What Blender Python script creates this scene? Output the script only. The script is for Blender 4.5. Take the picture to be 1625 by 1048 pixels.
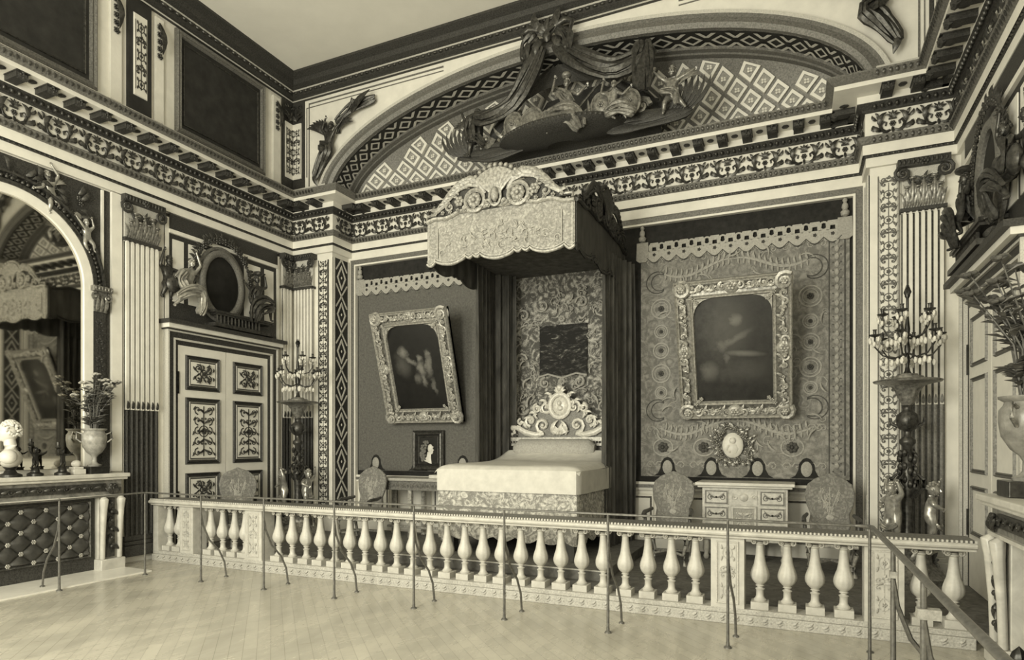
import bpy, math, random
from mathutils import Vector, Matrix
R = math.radians; PI = math.pi; cos = math.cos; sin = math.sin
random.seed(7)
SC = bpy.context.scene
for o in list(bpy.data.objects): bpy.data.objects.remove(o)
COL = SC.collection

# ------------------------------------------------------------------ camera, world, light, exposure
F_PX = 1008.0; HOR = 705.0; EYE = 1.75; YAW = 24.2
cam = bpy.data.cameras.new('camera'); camo = bpy.data.objects.new('camera', cam); COL.objects.link(camo)
camo.location = (0, 0, EYE); camo.rotation_euler = (R(90), 0, R(YAW))
cam.sensor_width = 36; cam.lens = F_PX*36/1625; cam.shift_y = (HOR-524)/1625; cam.clip_start = .05; cam.clip_end = 60
SC.camera = camo
SC.view_settings.view_transform = 'Standard'; SC.view_settings.look = 'None'
SC.view_settings.gamma = 1; SC.view_settings.use_curve_mapping = False
SC.view_settings.exposure = -0.34
W = bpy.data.worlds.new('world'); SC.world = W; W.use_nodes = True
W.node_tree.nodes['Background'].inputs[0].default_value = (1, .96, .79, 1)
W.node_tree.nodes['Background'].inputs[1].default_value = 0.08
def area(name, loc, rot, sx, sy, e, col=(1, .965, .80)):
    l = bpy.data.lights.new(name, 'AREA'); l.shape = 'RECTANGLE'; l.size = sx; l.size_y = sy; l.energy = e; l.color = col
    o = bpy.data.objects.new(name, l); COL.objects.link(o); o.location = loc; o.rotation_euler = [R(a) for a in rot]
    o['kind'] = 'structure'
    return o
# daylight entering by the three tall windows behind the camera
area('window_daylight', (-6.9, -1.75, 3.4), (90, 0, 0), 1.9, 4.6, 560)
area('window_daylight', (-3.6, -1.75, 3.4), (90, 0, 0), 1.9, 4.6, 840)
area('window_daylight', (-0.3, -1.75, 3.4), (90, 0, 0), 1.9, 4.6, 170)

# ------------------------------------------------------------------ mesh builder
class MB:
    def __init__(s, M=None): s.v = []; s.f = []; s.k = []; s.sm = []; s.mi = 0; s.M = M or Matrix.Identity(4); s.smooth = False
    def add(s, vs, fs, smooth=None):
        b = len(s.v); M = s.M
        s.v += [tuple(M @ Vector(p)) for p in vs]
        flip = M.determinant() < 0
        for f in fs:
            g = [b+i for i in f]
            s.f.append(g[::-1] if flip else g); s.k.append(s.mi); s.sm.append(s.smooth if smooth is None else smooth)
        return s
    def box(s, x0, x1, y0, y1, z0, z1):
        if x0 > x1: x0, x1 = x1, x0
        if y0 > y1: y0, y1 = y1, y0
        if z0 > z1: z0, z1 = z1, z0
        v = [(x0,y0,z0),(x1,y0,z0),(x1,y1,z0),(x0,y1,z0),(x0,y0,z1),(x1,y0,z1),(x1,y1,z1),(x0,y1,z1)]
        return s.add(v, [(0,3,2,1),(4,5,6,7),(0,1,5,4),(1,2,6,5),(2,3,7,6),(3,0,4,7)], False)
    def cham(s, x0, x1, y0, y1, z0, z1, c):
        # raised panel: front (z1) face inset by c
        v = [(x0,y0,z0),(x1,y0,z0),(x1,y1,z0),(x0,y1,z0),(x0+c,y0+c,z1),(x1-c,y0+c,z1),(x1-c,y1-c,z1),(x0+c,y1-c,z1)]
        return s.add(v, [(0,3,2,1),(4,5,6,7),(0,1,5,4),(1,2,6,5),(2,3,7,6),(3,0,4,7)], False)
    def tube(s, pts, r, n=6, flat=1.0, ref=(0,0,1), cap=True):
        pts = [Vector(p) for p in pts]; m = len(pts)
        if not hasattr(r, '__len__'): r = [r]*m
        if len(r) != m:
            rr = r; r = [rr[0]+(rr[-1]-rr[0])*i/(m-1) for i in range(m)] if len(rr) == 2 else \
                [rr[min(int(i*(len(rr)-1)/(m-1)), len(rr)-2)]*(1-(i*(len(rr)-1)/(m-1)) % 1) + rr[min(int(i*(len(rr)-1)/(m-1)), len(rr)-2)+1]*((i*(len(rr)-1)/(m-1)) % 1) if i < m-1 else rr[-1] for i in range(m)]
        ref = Vector(ref); vs = []
        for i in range(m):
            t = (pts[min(i+1, m-1)]-pts[max(i-1, 0)])
            if t.length < 1e-9: t = Vector((0, 1, 0))
            t.normalize(); a = t.cross(ref)
            if a.length < 1e-3: a = t.cross(Vector((1, .1, 0)))
            a.normalize(); b = a.cross(t)
            for k in range(n):
                w = 2*PI*k/n + PI/n
                vs.append(pts[i]+a*cos(w)*r[i]+b*sin(w)*r[i]*flat)
        fs = []
        for i in range(m-1):
            for k in range(n):
                k2 = (k+1) % n
                fs.append((i*n+k, (i+1)*n+k, (i+1)*n+k2, i*n+k2))
        if cap: fs += [tuple(range(n)), tuple((m-1)*n+k for k in range(n))[::-1]]
        return s.add(vs, fs, True)
    def ell(s, c, r, seg=8, rings=5, rot=None):
        if not hasattr(r, '__len__'): r = (r, r, r)
        c = Vector(c); vs = []; fs = []
        Q = rot or Matrix.Identity(3)
        for j in range(1, rings):
            ph = PI*j/rings
            for i in range(seg):
                th = 2*PI*i/seg
                vs.append(c+Q @ Vector((r[0]*sin(ph)*cos(th), r[1]*sin(ph)*sin(th), r[2]*cos(ph))))
        top = len(vs); vs.append(c+Q @ Vector((0, 0, r[2]))); vs.append(c-Q @ Vector((0, 0, r[2])))
        for i in range(seg):
            i2 = (i+1) % seg
            fs.append((top, i, i2)); b = (rings-2)*seg; fs.append((top+1, b+i2, b+i))
            for j in range(rings-2):
                fs.append((j*seg+i, (j+1)*seg+i, (j+1)*seg+i2, j*seg+i2))
        return s.add(vs, fs, True)
    def lathe(s, prof, n=20, c=(0,0,0), mod=None, axis='z', close=True, a0=0, a1=2*PI):
        vs = []; fs = []; m = len(prof); full = abs(a1-a0-2*PI) < 1e-6; N = n if full else n+1
        for j, (r, z) in enumerate(prof):
            for i in range(N):
                th = a0+(a1-a0)*i/n
                q = r*(mod(th, j, z) if mod else 1)
                p = (q*cos(th), q*sin(th), z) if axis == 'z' else ((q*cos(th), z, -q*sin(th)) if axis == 'y' else (z, q*cos(th), q*sin(th)))
                vs.append((c[0]+p[0], c[1]+p[1], c[2]+p[2]))
        for j in range(m-1):
            for i in range(n if full else n):
                i2 = (i+1) % N
                fs.append((j*N+i, j*N+i2, (j+1)*N+i2, (j+1)*N+i))
        if close and full: fs += [tuple(range(N))[::-1], tuple((m-1)*N+i for i in range(N))]
        return s.add(vs, fs, True)
    def grid(s, fn, nu, nv, smooth=True, flip=False):
        vs = [fn(i/nu, j/nv) for j in range(nv+1) for i in range(nu+1)]; fs = []
        for j in range(nv):
            for i in range(nu):
                a = j*(nu+1)+i; q = (a, a+1, a+nu+2, a+nu+1); fs.append(q[::-1] if flip else q)
        return s.add(vs, fs, smooth)
    def prism(s, pts, z0, z1, smooth=False):
        # polygon (x,y) counter-clockwise, extruded z0->z1
        n = len(pts); vs = [(x, y, z0) for x, y in pts]+[(x, y, z1) for x, y in pts]
        return s.add(vs, [tuple(range(n))[::-1], tuple(range(n, 2*n))]+[(i, (i+1) % n, n+(i+1) % n, n+i) for i in range(n)], smooth)
    def strip(s, pts, w, fm, h=.012, closed=False):
        # flat raised ribbon in (s,t) mapped by fm(s,t,h)
        n = len(pts); vs = []; P = [Vector((a, b)) for a, b in pts]
        for i in range(n):
            if closed: d = (P[(i+1) % n]-P[i-1])
            else: d = P[min(i+1, n-1)]-P[max(i-1, 0)]
            if d.length < 1e-9: d = Vector((1, 0))
            d.normalize(); q = Vector((-d.y, d.x))*w/2
            if closed and 0 < i+1:
                e1 = (P[i]-P[i-1]).normalized(); e2 = (P[(i+1) % n]-P[i]).normalized(); k = max(.4, cos(e1.angle(e2)/2) if e1.length and e2.length else 1); q /= k
            a = P[i]+q; b = P[i]-q
            vs += [fm(a.x, a.y, 0), fm(a.x, a.y, h), fm(b.x, b.y, h), fm(b.x, b.y, 0)]
        fs = []; m = n if closed else n-1
        for i in range(m):
            j = (i+1) % n
            for k in range(3): fs.append((i*4+k, j*4+k, j*4+k+1, i*4+k+1))
        return s.add(vs, fs, False)
    def merge(s, o):
        b = len(s.v); s.v += [tuple(s.M @ Vector(p)) for p in o.v]; s.f += [[b+i for i in f] for f in o.f]; s.k += [s.mi]*len(o.f); s.sm += o.sm; return s

MATS = {}
def obj(name, mb, mats, parent=None, local=False, origin=None, bevel=0, kind=None, label=None, sub=0):
    me = bpy.data.meshes.new(name)
    off = Vector((0, 0, 0))
    if not local:
        if parent is not None:
            q = parent
            while q is not None: off += Vector(q.location); q = q.parent
        elif origin is not None: off = Vector(origin)
    me.from_pydata([(p[0]-off.x, p[1]-off.y, p[2]-off.z) for p in mb.v], [], mb.f)
    if not isinstance(mats, (list, tuple)): mats = [mats]
    for m in mats: me.materials.append(M_[m] if isinstance(m, str) else m)
    me.polygons.foreach_set('material_index', [min(k, len(mats)-1) for k in mb.k])
    me.polygons.foreach_set('use_smooth', mb.sm)
    me.validate(); me.update()
    if any(mb.sm):
        try: me.set_sharp_from_angle(angle=R(50))
        except Exception: pass
    o = bpy.data.objects.new(name, me); COL.objects.link(o)
    if parent is not None: o.parent = parent
    elif not local: o.location = off
    if bevel:
        b = o.modifiers.new('bevel', 'BEVEL'); b.width = bevel; b.segments = 2; b.limit_method = 'ANGLE'; b.angle_limit = R(40)
    if sub:
        b = o.modifiers.new('sub', 'SUBSURF'); b.levels = sub; b.render_levels = sub
    if kind: o['kind'] = kind
    if label: o['label'] = label
    return o
def thing(name, label, cat, loc=(0,0,0), rz=0, group=None):
    o = bpy.data.objects.new(name, None); COL.objects.link(o); o.location = loc; o.rotation_euler = (0, 0, rz)
    o['label'] = label; o['category'] = cat; o.empty_display_size = .1
    if group: o['group'] = group
    return o
def tag(o, label, cat, group=None):
    o['label'] = label; o['category'] = cat
    if group: o['group'] = group
    return o
def dup(root, loc, rz=None, label=None):
    def cp(o, par):
        c = o.copy(); COL.objects.link(c); c.parent = par
        for ch in o.children: cp(ch, c)
        return c
    r = cp(root, None); r.location = loc
    if rz is not None: r.rotation_euler = (0, 0, rz)
    if label: r['label'] = label
    return r

# ------------------------------------------------------------------ materials (all sepia tinted)
TINT = (1.0, .97, .88)
def col(g): return (g*TINT[0], g*TINT[1], g*TINT[2], 1)
M_ = {}
def new(name, g=.5, rough=.6, metal=0, spec=.4):
    m = bpy.data.materials.new(name); m.use_nodes = True; b = m.node_tree.nodes['Principled BSDF']
    b.inputs['Base Color'].default_value = col(g); b.inputs['Roughness'].default_value = rough; b.inputs['Metallic'].default_value = metal
    b.inputs['Specular IOR Level'].default_value = spec
    M_[name] = m; return m, m.node_tree, b
def N(nt, t, **kw):
    n = nt.nodes.new('ShaderNode'+t)
    for k, v in kw.items():
        if k == 'inp':
            for a, b in v.items(): n.inputs[a].default_value = b
        else: setattr(n, k, v)
    return n
def coords(nt, scale=(1,1,1), rot=(0,0,0), loc=(0,0,0)):
    tc = N(nt, 'TexCoord'); mp = N(nt, 'Mapping', inp={'Scale': scale, 'Rotation': rot, 'Location': loc})
    nt.links.new(tc.outputs['Object'], mp.inputs['Vector']); return mp.outputs['Vector']
def ramp(nt, src, stops, interp='LINEAR'):
    r = N(nt, 'ValToRGB'); e = r.color_ramp; e.interpolation = interp
    while len(e.elements) < len(stops): e.elements.new(.5)
    for i, (p, g) in enumerate(stops): e.elements[i].position = p; e.elements[i].color = col(g)
    nt.links.new(src, r.inputs['Fac']); return r.outputs['Color']
def math_(nt, op, a, b=None, clamp=False):
    n = N(nt, 'Math', operation=op, use_clamp=clamp)
    for i, q in enumerate((a, b)):
        if q is None: continue
        if hasattr(q, 'links'): nt.links.new(q, n.inputs[i])
        else: n.inputs[i].default_value = q
    return n.outputs[0]
def bump(nt, b, src, strength=.4, dist=.01):
    n = N(nt, 'Bump', inp={'Strength': strength, 'Distance': dist}); nt.links.new(src, n.inputs['Height']); nt.links.new(n.outputs[0], b.inputs['Normal'])
def noise_mat(name, g0, g1, scale=6, detail=6, rough=.6, metal=0, bmp=.15, stops=None, sc=(1,1,1), dist=.01, distort=0, spec=.4):
    m, nt, b = new(name, g0, rough, metal, spec)
    v = coords(nt, sc); n = N(nt, 'TexNoise', inp={'Scale': scale, 'Detail': detail, 'Roughness': .6, 'Distortion': distort}); nt.links.new(v, n.inputs['Vector'])
    c = ramp(nt, n.outputs['Fac'], stops or [(.3, g0), (.7, g1)]); nt.links.new(c, b.inputs['Base Color'])
    if bmp: bump(nt, b, n.outputs['Fac'], bmp, dist)
    return m
noise_mat('cream_paint', .68, .78, 5, 5, .5, 0, .05)
noise_mat('ceiling_plaster', .74, .80, 2.2, 8, .8, 0, .05)
noise_mat('white_stone', .40, .56, 9, 8, .45, 0, .12)
noise_mat('carved_stone', .28, .52, 60, 4, .5, 0, .5, dist=.006)
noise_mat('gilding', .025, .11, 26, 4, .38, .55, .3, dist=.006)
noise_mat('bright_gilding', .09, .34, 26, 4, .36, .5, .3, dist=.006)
noise_mat('pale_gilding', .20, .56, 30, 4, .42, .25, .3, dist=.006)
noise_mat('dark_moulding', .018, .075, 60, 4, .5, .2, .6, dist=.008)
noise_mat('grey_moulding', .09, .22, 45, 4, .5, .2, .5, dist=.008)
noise_mat('light_moulding', .42, .60, 70, 3, .5, .0, .6, dist=.006)
noise_mat('dark_panel', .010, .032, 5, 6, .6, 0, .05)
noise_mat('picture_dark', .010, .026, 4, 6, .6, 0, .05, spec=.15)
noise_mat('bronze', .022, .06, 18, 4, .3, .6, .2)
noise_mat('iron_rod', .09, .17, 30, 3, .35, .4, .05)
noise_mat('bust_marble', .52, .66, 9, 6, .4, 0, .08)
noise_mat('vase_marble', .17, .38, 14, 6, .3, 0, .05)
noise_mat('leaf_dark', .05, .13, 14, 4, .5, 0, .2)
noise_mat('blossom', .25, .5, 20, 4, .6, 0, .2)
noise_mat('black_cloth', .010, .026, 12, 5, .9, 0, .2)
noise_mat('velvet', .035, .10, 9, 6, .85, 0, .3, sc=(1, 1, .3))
noise_mat('bed_cover', .50, .62, 7, 7, .75, 0, .25, dist=.01)
noise_mat('red_marble', .10, .32, 6, 8, .3, 0, 0, distort=1.6)
noise_mat('pale_marble', .42, .62, 4, 8, .35, 0, 0, distort=1.2)
noise_mat('carpet', .09, .20, 7, 8, .9, 0, .3, distort=1.5)
noise_mat('wood_dark', .04, .10, 9, 5, .4, 0, .1, sc=(1, 1, .2))
noise_mat('fire_soot', .02, .05, 9, 5, .8, 0, .1)
noise_mat('tapestry_plain', .085, .15, 28, 7, .9, 0, .35, distort=.6)
noise_mat('applique_light', .30, .44, 40, 4, .85, 0, .3)
noise_mat('applique_mid', .27, .38, 40, 4, .85, 0, .3)
noise_mat('applique_dark', .05, .09, 40, 4, .85, 0, .3)
noise_mat('ivory_inlay', .38, .6, 18, 5, .4, 0, .1)
new('glass_drop', .75, .08, 0, .6)
noise_mat('pale_slab', .66, .80, 4, 8, .3, 0, 0, distort=1.0)
noise_mat('polished_gilding', .22, .50, 14, 3, .28, .5, .1)
noise_mat('quilt_leather', .035, .07, 9, 4, .3, .2, .1)
noise_mat('headboard_gilding', .45, .72, 30, 4, .4, .1, .3, dist=.006)
noise_mat('cabling_grey', .16, .30, 40, 4, .5, 0, .3)
noise_mat('light_grey', .20, .36, 45, 4, .6, 0, .3)
noise_mat('dark_vase_marble', .12, .30, 10, 6, .3, 0, .05)
noise_mat('crest_gilding', .15, .46, 30, 4, .45, .2, .3, dist=.006)
noise_mat('hair_brown', .07, .2, 40, 4, .6, 0, .3)
new('mirror_glass', .52, .03, 1.0)
# embroidered cloths
def swirl_mat(name, lo, mid, hi, scale, rough=.85, thr=(.42, .5, .6), sc=(1,1,1)):
    m, nt, b = new(name, mid, rough)
    v = coords(nt, sc)
    n = N(nt, 'TexNoise', inp={'Scale': scale, 'Detail': 3, 'Distortion': 2.4}); nt.links.new(v, n.inputs['Vector'])
    w = N(nt, 'TexVoronoi', feature='DISTANCE_TO_EDGE', inp={'Scale': scale*1.6, 'Randomness': .8}); nt.links.new(v, w.inputs['Vector'])
    n2 = N(nt, 'TexNoise', inp={'Scale': scale*9, 'Detail': 4}); nt.links.new(v, n2.inputs['Vector'])
    s_ = math_(nt, 'ADD', math_(nt, 'MULTIPLY', n.outputs['Fac'], .75), math_(nt, 'MULTIPLY', w.outputs['Distance'], .35))
    s_ = math_(nt, 'ADD', s_, math_(nt, 'MULTIPLY', math_(nt, 'SUBTRACT', n2.outputs['Fac'], .5), .35))
    c = ramp(nt, s_, [(thr[0], lo), (thr[1], mid), (thr[2], hi)]); nt.links.new(c, b.inputs['Base Color'])
    bump(nt, b, s_, .4, .012); return m
swirl_mat('embroidery', .10, .30, .46, 7, thr=(.34, .46, .56))
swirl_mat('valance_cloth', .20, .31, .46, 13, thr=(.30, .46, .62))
swirl_mat('bed_skirt_cloth', .22, .42, .60, 8, thr=(.34, .45, .54))
swirl_mat('tapestry_field', .15, .22, .29, 6, thr=(.32, .45, .58))
swirl_mat('chair_cloth', .15, .20, .27, 12, thr=(.34, .46, .58))
swirl_mat('bed_backcloth', .08, .24, .46, 5.5, thr=(.36, .46, .58))
# parquet floor
m, nt, b = new('parquet', .4, .32)
v = coords(nt, (1, 1, 1), (0, 0, R(45)))
br = N(nt, 'TexBrick', offset=.5, inp={'Scale': 1.0, 'Mortar Size': .003, 'Brick Width': .9, 'Row Height': .11, 'Color1': col(.42), 'Color2': col(.48), 'Mortar': col(.32)})
nt.links.new(v, br.inputs['Vector'])
v2 = coords(nt, (1.3, .5, 1), (0, 0, R(-10)))
n = N(nt, 'TexNoise', inp={'Scale': 2.2, 'Detail': 9, 'Distortion': .35, 'Roughness': .65}); nt.links.new(v2, n.inputs['Vector'])
mx = N(nt, 'MixRGB', blend_type='MULTIPLY', inp={'Fac': .75}); nt.links.new(br.outputs['Color'], mx.inputs['Color1'])
nt.links.new(ramp(nt, n.outputs['Fac'], [(.28, .68), (.68, 1.12)]), mx.inputs['Color2']); nt.links.new(mx.outputs['Color'], b.inputs['Base Color'])
nt.links.new(math_(nt, 'ADD', math_(nt, 'MULTIPLY', n.outputs['Fac'], .25), .14), b.inputs['Roughness'])
# paintings: dark ground with soft pale shapes
def paint_mat(name, base, blobs, axes=(0, 2)):
    m, nt, b = new(name, base, .38)
    tc = N(nt, 'TexCoord'); sp = N(nt, 'SeparateXYZ'); nt.links.new(tc.outputs['Object'], sp.inputs[0])
    nz = N(nt, 'TexNoise', inp={'Scale': 9, 'Detail': 7, 'Roughness': .65}); nt.links.new(tc.outputs['Object'], nz.inputs['Vector'])
    X = math_(nt, 'ADD', sp.outputs[axes[0]], math_(nt, 'MULTIPLY', math_(nt, 'SUBTRACT', nz.outputs['Fac'], .5), .22)); Y = sp.outputs[axes[1]]
    acc = None
    for cx, cy, rx, ry, a, val in blobs:
        dx = math_(nt, 'SUBTRACT', X, cx); dy = math_(nt, 'SUBTRACT', Y, cy)
        p = math_(nt, 'DIVIDE', math_(nt, 'ADD', math_(nt, 'MULTIPLY', dx, cos(a)), math_(nt, 'MULTIPLY', dy, sin(a))), rx)
        q = math_(nt, 'DIVIDE', math_(nt, 'ADD', math_(nt, 'MULTIPLY', dx, -sin(a)), math_(nt, 'MULTIPLY', dy, cos(a))), ry)
        d = math_(nt, 'ADD', math_(nt, 'MULTIPLY', p, p), math_(nt, 'MULTIPLY', q, q))
        f = math_(nt, 'MULTIPLY', math_(nt, 'POWER', math_(nt, 'SUBTRACT', 1.0, math_(nt, 'MULTIPLY', d, .6), True), 1.8), val*.62)
        acc = f if acc is None else math_(nt, 'MAXIMUM', acc, f)
    t = math_(nt, 'ADD', acc, math_(nt, 'MULTIPLY', nz.outputs['Fac'], base*1.6))
    c = N(nt, 'CombineXYZ')
    for i in range(3): nt.links.new(math_(nt, 'MULTIPLY', t, TINT[i]), c.inputs[i])
    nt.links.new(c.outputs[0], b.inputs['Base Color']); return m

# ------------------------------------------------------------------ room dimensions
XL, XR, Y1, Y2, ZC = -9.0, 1.87, 9.57, 10.14, 8.8
AL, AR = -8.03, .87; CX = -3.58; YF = -1.9; PLAT = .10
YB = 6.65           # balustrade centre line
PATH = [(XL, YF), (XL, Y1), (AL, Y1), (AL, Y2), (AR, Y2), (AR, Y1), (XR, Y1), (XR, YF)]
def FL(y=0, z=0, x=XL): return Matrix(((0,0,1,x),(1,0,0,y),(0,1,0,z),(0,0,0,1)))     # faces +X ; local x=+Y
def FB(x=0, z=0, y=Y2): return Matrix(((1,0,0,x),(0,0,-1,y),(0,1,0,z),(0,0,0,1)))    # faces -Y ; local x=+X
def FR(y=0, z=0, x=XR): return Matrix(((0,0,-1,x),(-1,0,0,y),(0,1,0,z),(0,0,0,1)))   # faces -X ; local x=-Y
def sweep(mb, prof, path=PATH):
    n = len(path); P = [Vector(p) for p in path]; offs = []
    for i in range(n):
        ns = []
        if i > 0: d = (P[i]-P[i-1]).normalized(); ns.append(Vector((d.y, -d.x)))
        if i < n-1: d = (P[i+1]-P[i]).normalized(); ns.append(Vector((d.y, -d.x)))
        if len(ns) == 1: offs.append(ns[0])
        else:
            m = ns[0]+ns[1]; offs.append(m/ (m.length_squared/2) if m.length > 1e-6 else ns[0])
    k = len(prof); vs = []
    for i in range(n):
        for (o, z) in prof: q = P[i]+offs[i]*o; vs.append((q.x, q.y, z))
    fs = [(i*k+j, (i+1)*k+j, (i+1)*k+j+1, i*k+j+1) for i in range(n-1) for j in range(k-1)]
    return mb.add(vs, fs, False)
def along(path, pitch, out=0, z=0, corner=0):
    """frames (matrix) spaced along each wall segment, facing the room"""
    res = []
    for i in range(len(path)-1):
        a = Vector(path[i]); b = Vector(path[i+1]); d = b-a; L = d.length; d.normalize(); nn = Vector((d.y, -d.x))
        m = max(1, round(L/pitch))
        for j in range(m):
            s = (j+.5)*L/m; p = a+d*s+nn*out
            if p.y < 2.0: continue
            res.append((Matrix(((d.x,0,nn.x,p.x),(d.y,0,nn.y,p.y),(0,1,0,z),(0,0,0,1))), L/m))
    return res

# ------------------------------------------------------------------ ornament kit (local x right, y up, z out)
def spiral(cx, cy, r, a0, turns, sg=1, r1=.12, n=14):
    return [(cx+(r*(1-(1-r1)*i/n))*cos(a0+sg*2*PI*turns*i/n), cy+(r*(1-(1-r1)*i/n))*sin(a0+sg*2*PI*turns*i/n), 0) for i in range(n+1)]
def scroll(mb, cx, cy, r, a0=0, turns=1.25, sg=1, t=None, z=0, n=12):
    t = t or r*.18; p = [(x, y, z) for x, y, _ in spiral(cx, cy, r, a0, turns, sg, n=n)]
    mb.tube(p, [t, t*.45], 5, .8); mb.ell((cx, cy, z+t*.3), (t*1.1, t*1.1, t), 6, 4)
def leaf(mb, x, y, ang, L, w, bend=.4, z=0, n=5):
    p = []; r = []
    for i in range(n+1):
        u = i/n; a = ang+bend*u
        p.append((x+L*u*cos(a), y+L*u*sin(a), z+L*.22*sin(PI*u*.8))); r.append(max(w*sin(PI*min(1, u*.85+.12)), w*.12))
    mb.tube(p, r, 5, .45)
def rosette(mb, x, y, r, z=0, petals=6):
    for k in range(petals):
        a = 2*PI*k/petals; mb.ell((x+r*.58*cos(a), y+r*.58*sin(a), z+r*.15), (r*.38, r*.38, r*.28), 6, 4)
    mb.ell((x, y, z+r*.3), (r*.3, r*.3, r*.3), 6, 4)
def ring(mb, x, y, rx, ry, t, z=0, n=20, m=5, flat=.8):
    mb.tube([(x+rx*cos(2*PI*i/n), y+ry*sin(2*PI*i/n), z) for i in range(n+1)], t, m, flat, cap=False)
def palmette(mb, x, y, h, z=0, k=5, t=None, ang=PI/2, spread=1.0):
    for i in range(k):
        a = ang+(i-(k-1)/2)*spread/(k-1)*1.8; leaf(mb, x, y, a, h*(1-.25*abs(i-(k-1)/2)/(k/2)), (t or h*.12), .5*(1 if a > ang else -1)*.6, z)
def arab(mb, x, y, w, h, t=.008, z=.004, ph=0, dn=1.05):
    """symmetric arabesque filling w x h, centred on x, base y"""
    n = max(1, round(h/(w*dn))); u = h/n; hw = w/2; e_ = [mb.tube([(x+q_*w*.47, y+h*.01, z), (x+q_*w*.47, y+h*.99, z)], t*.35, 4) for q_ in (-1, 1)] if w > .15 else 0
    mb.tube([(x, y+h*.02, z), (x, y+h*.98, z)], t*.6, 4)
    for i in range(n):
        c = y+(i+.5)*u
        if (i+ph) % 2 == 0:
            ring(mb, x, c, hw*.52, min(u*.30, hw*.7), t*.8, z, 14, 4); rosette(mb, x, c, hw*.3, z, 5)
            for s in (-1, 1):
                leaf(mb, x+s*hw*.5, c+u*.18, PI/2-s*.9, u*.26, t*1.5, s*.6, z); leaf(mb, x+s*hw*.5, c-u*.18, -PI/2+s*.9, u*.26, t*1.5, -s*.6, z)
        else:
            for s in (-1, 1):
                scroll(mb, x+s*hw*.48, c+u*.16, hw*.36, -PI/2 if s > 0 else -PI/2, 1.1, s, t, z, 9)
                scroll(mb, x+s*hw*.48, c-u*.20, hw*.32, PI/2, 1.1, -s, t, z, 9)
                leaf(mb, x, c, PI/2-s*1.2, hw*.9, t*1.6, -s*.5, z)
            palmette(mb, x, c+u*.22, u*.26, z, 3, t*1.4)
def panel_arab(mb, x0, x1, y0, y1, t=.009, z=.004):
    cx = (x0+x1)/2; cy = (y0+y1)/2; w = x1-x0; h = y1-y0
    if h > w*1.3:
        n = max(4, round(h/(w*.40))); u = h/n; hw = w/2
        mb.tube([(cx, y0+.02, z), (cx, y1-.02, z)], t*.8, 4)
        for i in range(n):
            c = y0+(i+.5)*u; up = 1 if i >= n/2 else -1
            for s in (-1, 1):
                scroll(mb, cx+s*hw*.50, c, min(hw*.36, u*.42), -up*PI/2, 1.15, s*up, t, z, 10)
                leaf(mb, cx, c-up*u*.3, up*(PI/2-s*.75), hw*.75, t*1.8, -s*up*.4, z); leaf(mb, cx+s*hw*.86, c, up*PI/2, u*.42, t*1.4, s*.5, z)
                if i % 2: rosette(mb, cx+s*hw*.16, c+u*.2*up, t*2, z, 4)
        rosette(mb, cx, cy, w*.13, z); ring(mb, cx, cy, w*.2, w*.2, t*.8, z, 16, 4)
    else:
        for sx in (-1, 1):
            for sy in (-1, 1):
                scroll(mb, cx+sx*w*.24, cy+sy*h*.24, min(w, h)*.17, -sy*PI/2, 1.2, sx*sy, t, z, 10)
                leaf(mb, cx+sx*w*.05, cy+sy*h*.05, math.atan2(sy*h, sx*w), min(w, h)*.5, t*1.6, .5*sx*sy, z)
                leaf(mb, cx+sx*w*.3, cy+sy*h*.42, PI if sx > 0 else 0, w*.22, t*1.4, .4*sx*sy, z)
                leaf(mb, cx+sx*w*.44, cy+sy*h*.32, -sy*PI/2, h*.22, t*1.4, -.4*sx*sy, z)
        rosette(mb, cx, cy, min(w, h)*.13, z); ring(mb, cx, cy, min(w, h)*.19, min(w, h)*.19, t*.8, z, 16, 4)
        for k in range(8): a = k*PI/4; leaf(mb, cx+.2*min(w, h)*cos(a), cy+.2*min(w, h)*sin(a), a, min(w, h)*.26, t*1.3, .5, z)
def mb_merge_raw(a, b):
    k = len(a.v); a.v += b.v; a.f += [[k+i for i in f] for f in b.f]; a.k += [a.mi]*len(b.f); a.sm += b.sm
def frame_rect(mb, x0, x1, y0, y1, w, z0, z1, rnd=False):
    """mitred frame: outer rect, width w inward, ramped profile"""
    def rect(i, z): return [(x0+i, y0+i, z), (x1-i, y0+i, z), (x1-i, y1-i, z), (x0+i, y1-i, z)]
    L = [rect(0, 0), rect(0, z1*.7), rect(w*.25, z1), rect(w*.55, z1*.75), rect(w*.8, z1*.9), rect(w, z0), rect(w, 0)]
    vs = [p for l in L for p in l]; fs = []
    for i in range(len(L)-1):
        for k in range(4):
            k2 = (k+1) % 4; fs.append((i*4+k, i*4+k2, (i+1)*4+k2, (i+1)*4+k))
    mb.add(vs, fs, False)

# ------------------------------------------------------------------ sculpted figures
def V3(p): return Vector(p)
def skin(nodes, edges, sub=1):
    me = bpy.data.meshes.new('t'); names = list(nodes); idx = {k: i for i, k in enumerate(names)}
    me.from_pydata([nodes[k][0] for k in names], [(idx[a], idx[b]) for a, b in edges], [])
    o = bpy.data.objects.new('t', me); COL.objects.link(o)
    md = o.modifiers.new('s', 'SKIN'); md.use_smooth_shade = True
    if not me.skin_vertices: me.skin_vertices.new(name='')
    for k in names:
        r = nodes[k][1]; sv = me.skin_vertices[0].data[idx[k]]; sv.radius = (r, r); sv.use_root = (k == names[0])
    if sub:
        s2 = o.modifiers.new('u', 'SUBSURF'); s2.levels = sub; s2.render_levels = sub
    dg = bpy.context.evaluated_depsgraph_get(); dg.update(); ev = o.evaluated_get(dg); m2 = ev.to_mesh()
    vs = [tuple(v.co) for v in m2.vertices]; fs = [tuple(p.vertices) for p in m2.polygons]
    ev.to_mesh_clear(); bpy.data.objects.remove(o); bpy.data.meshes.remove(me)
    return vs, fs
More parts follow.
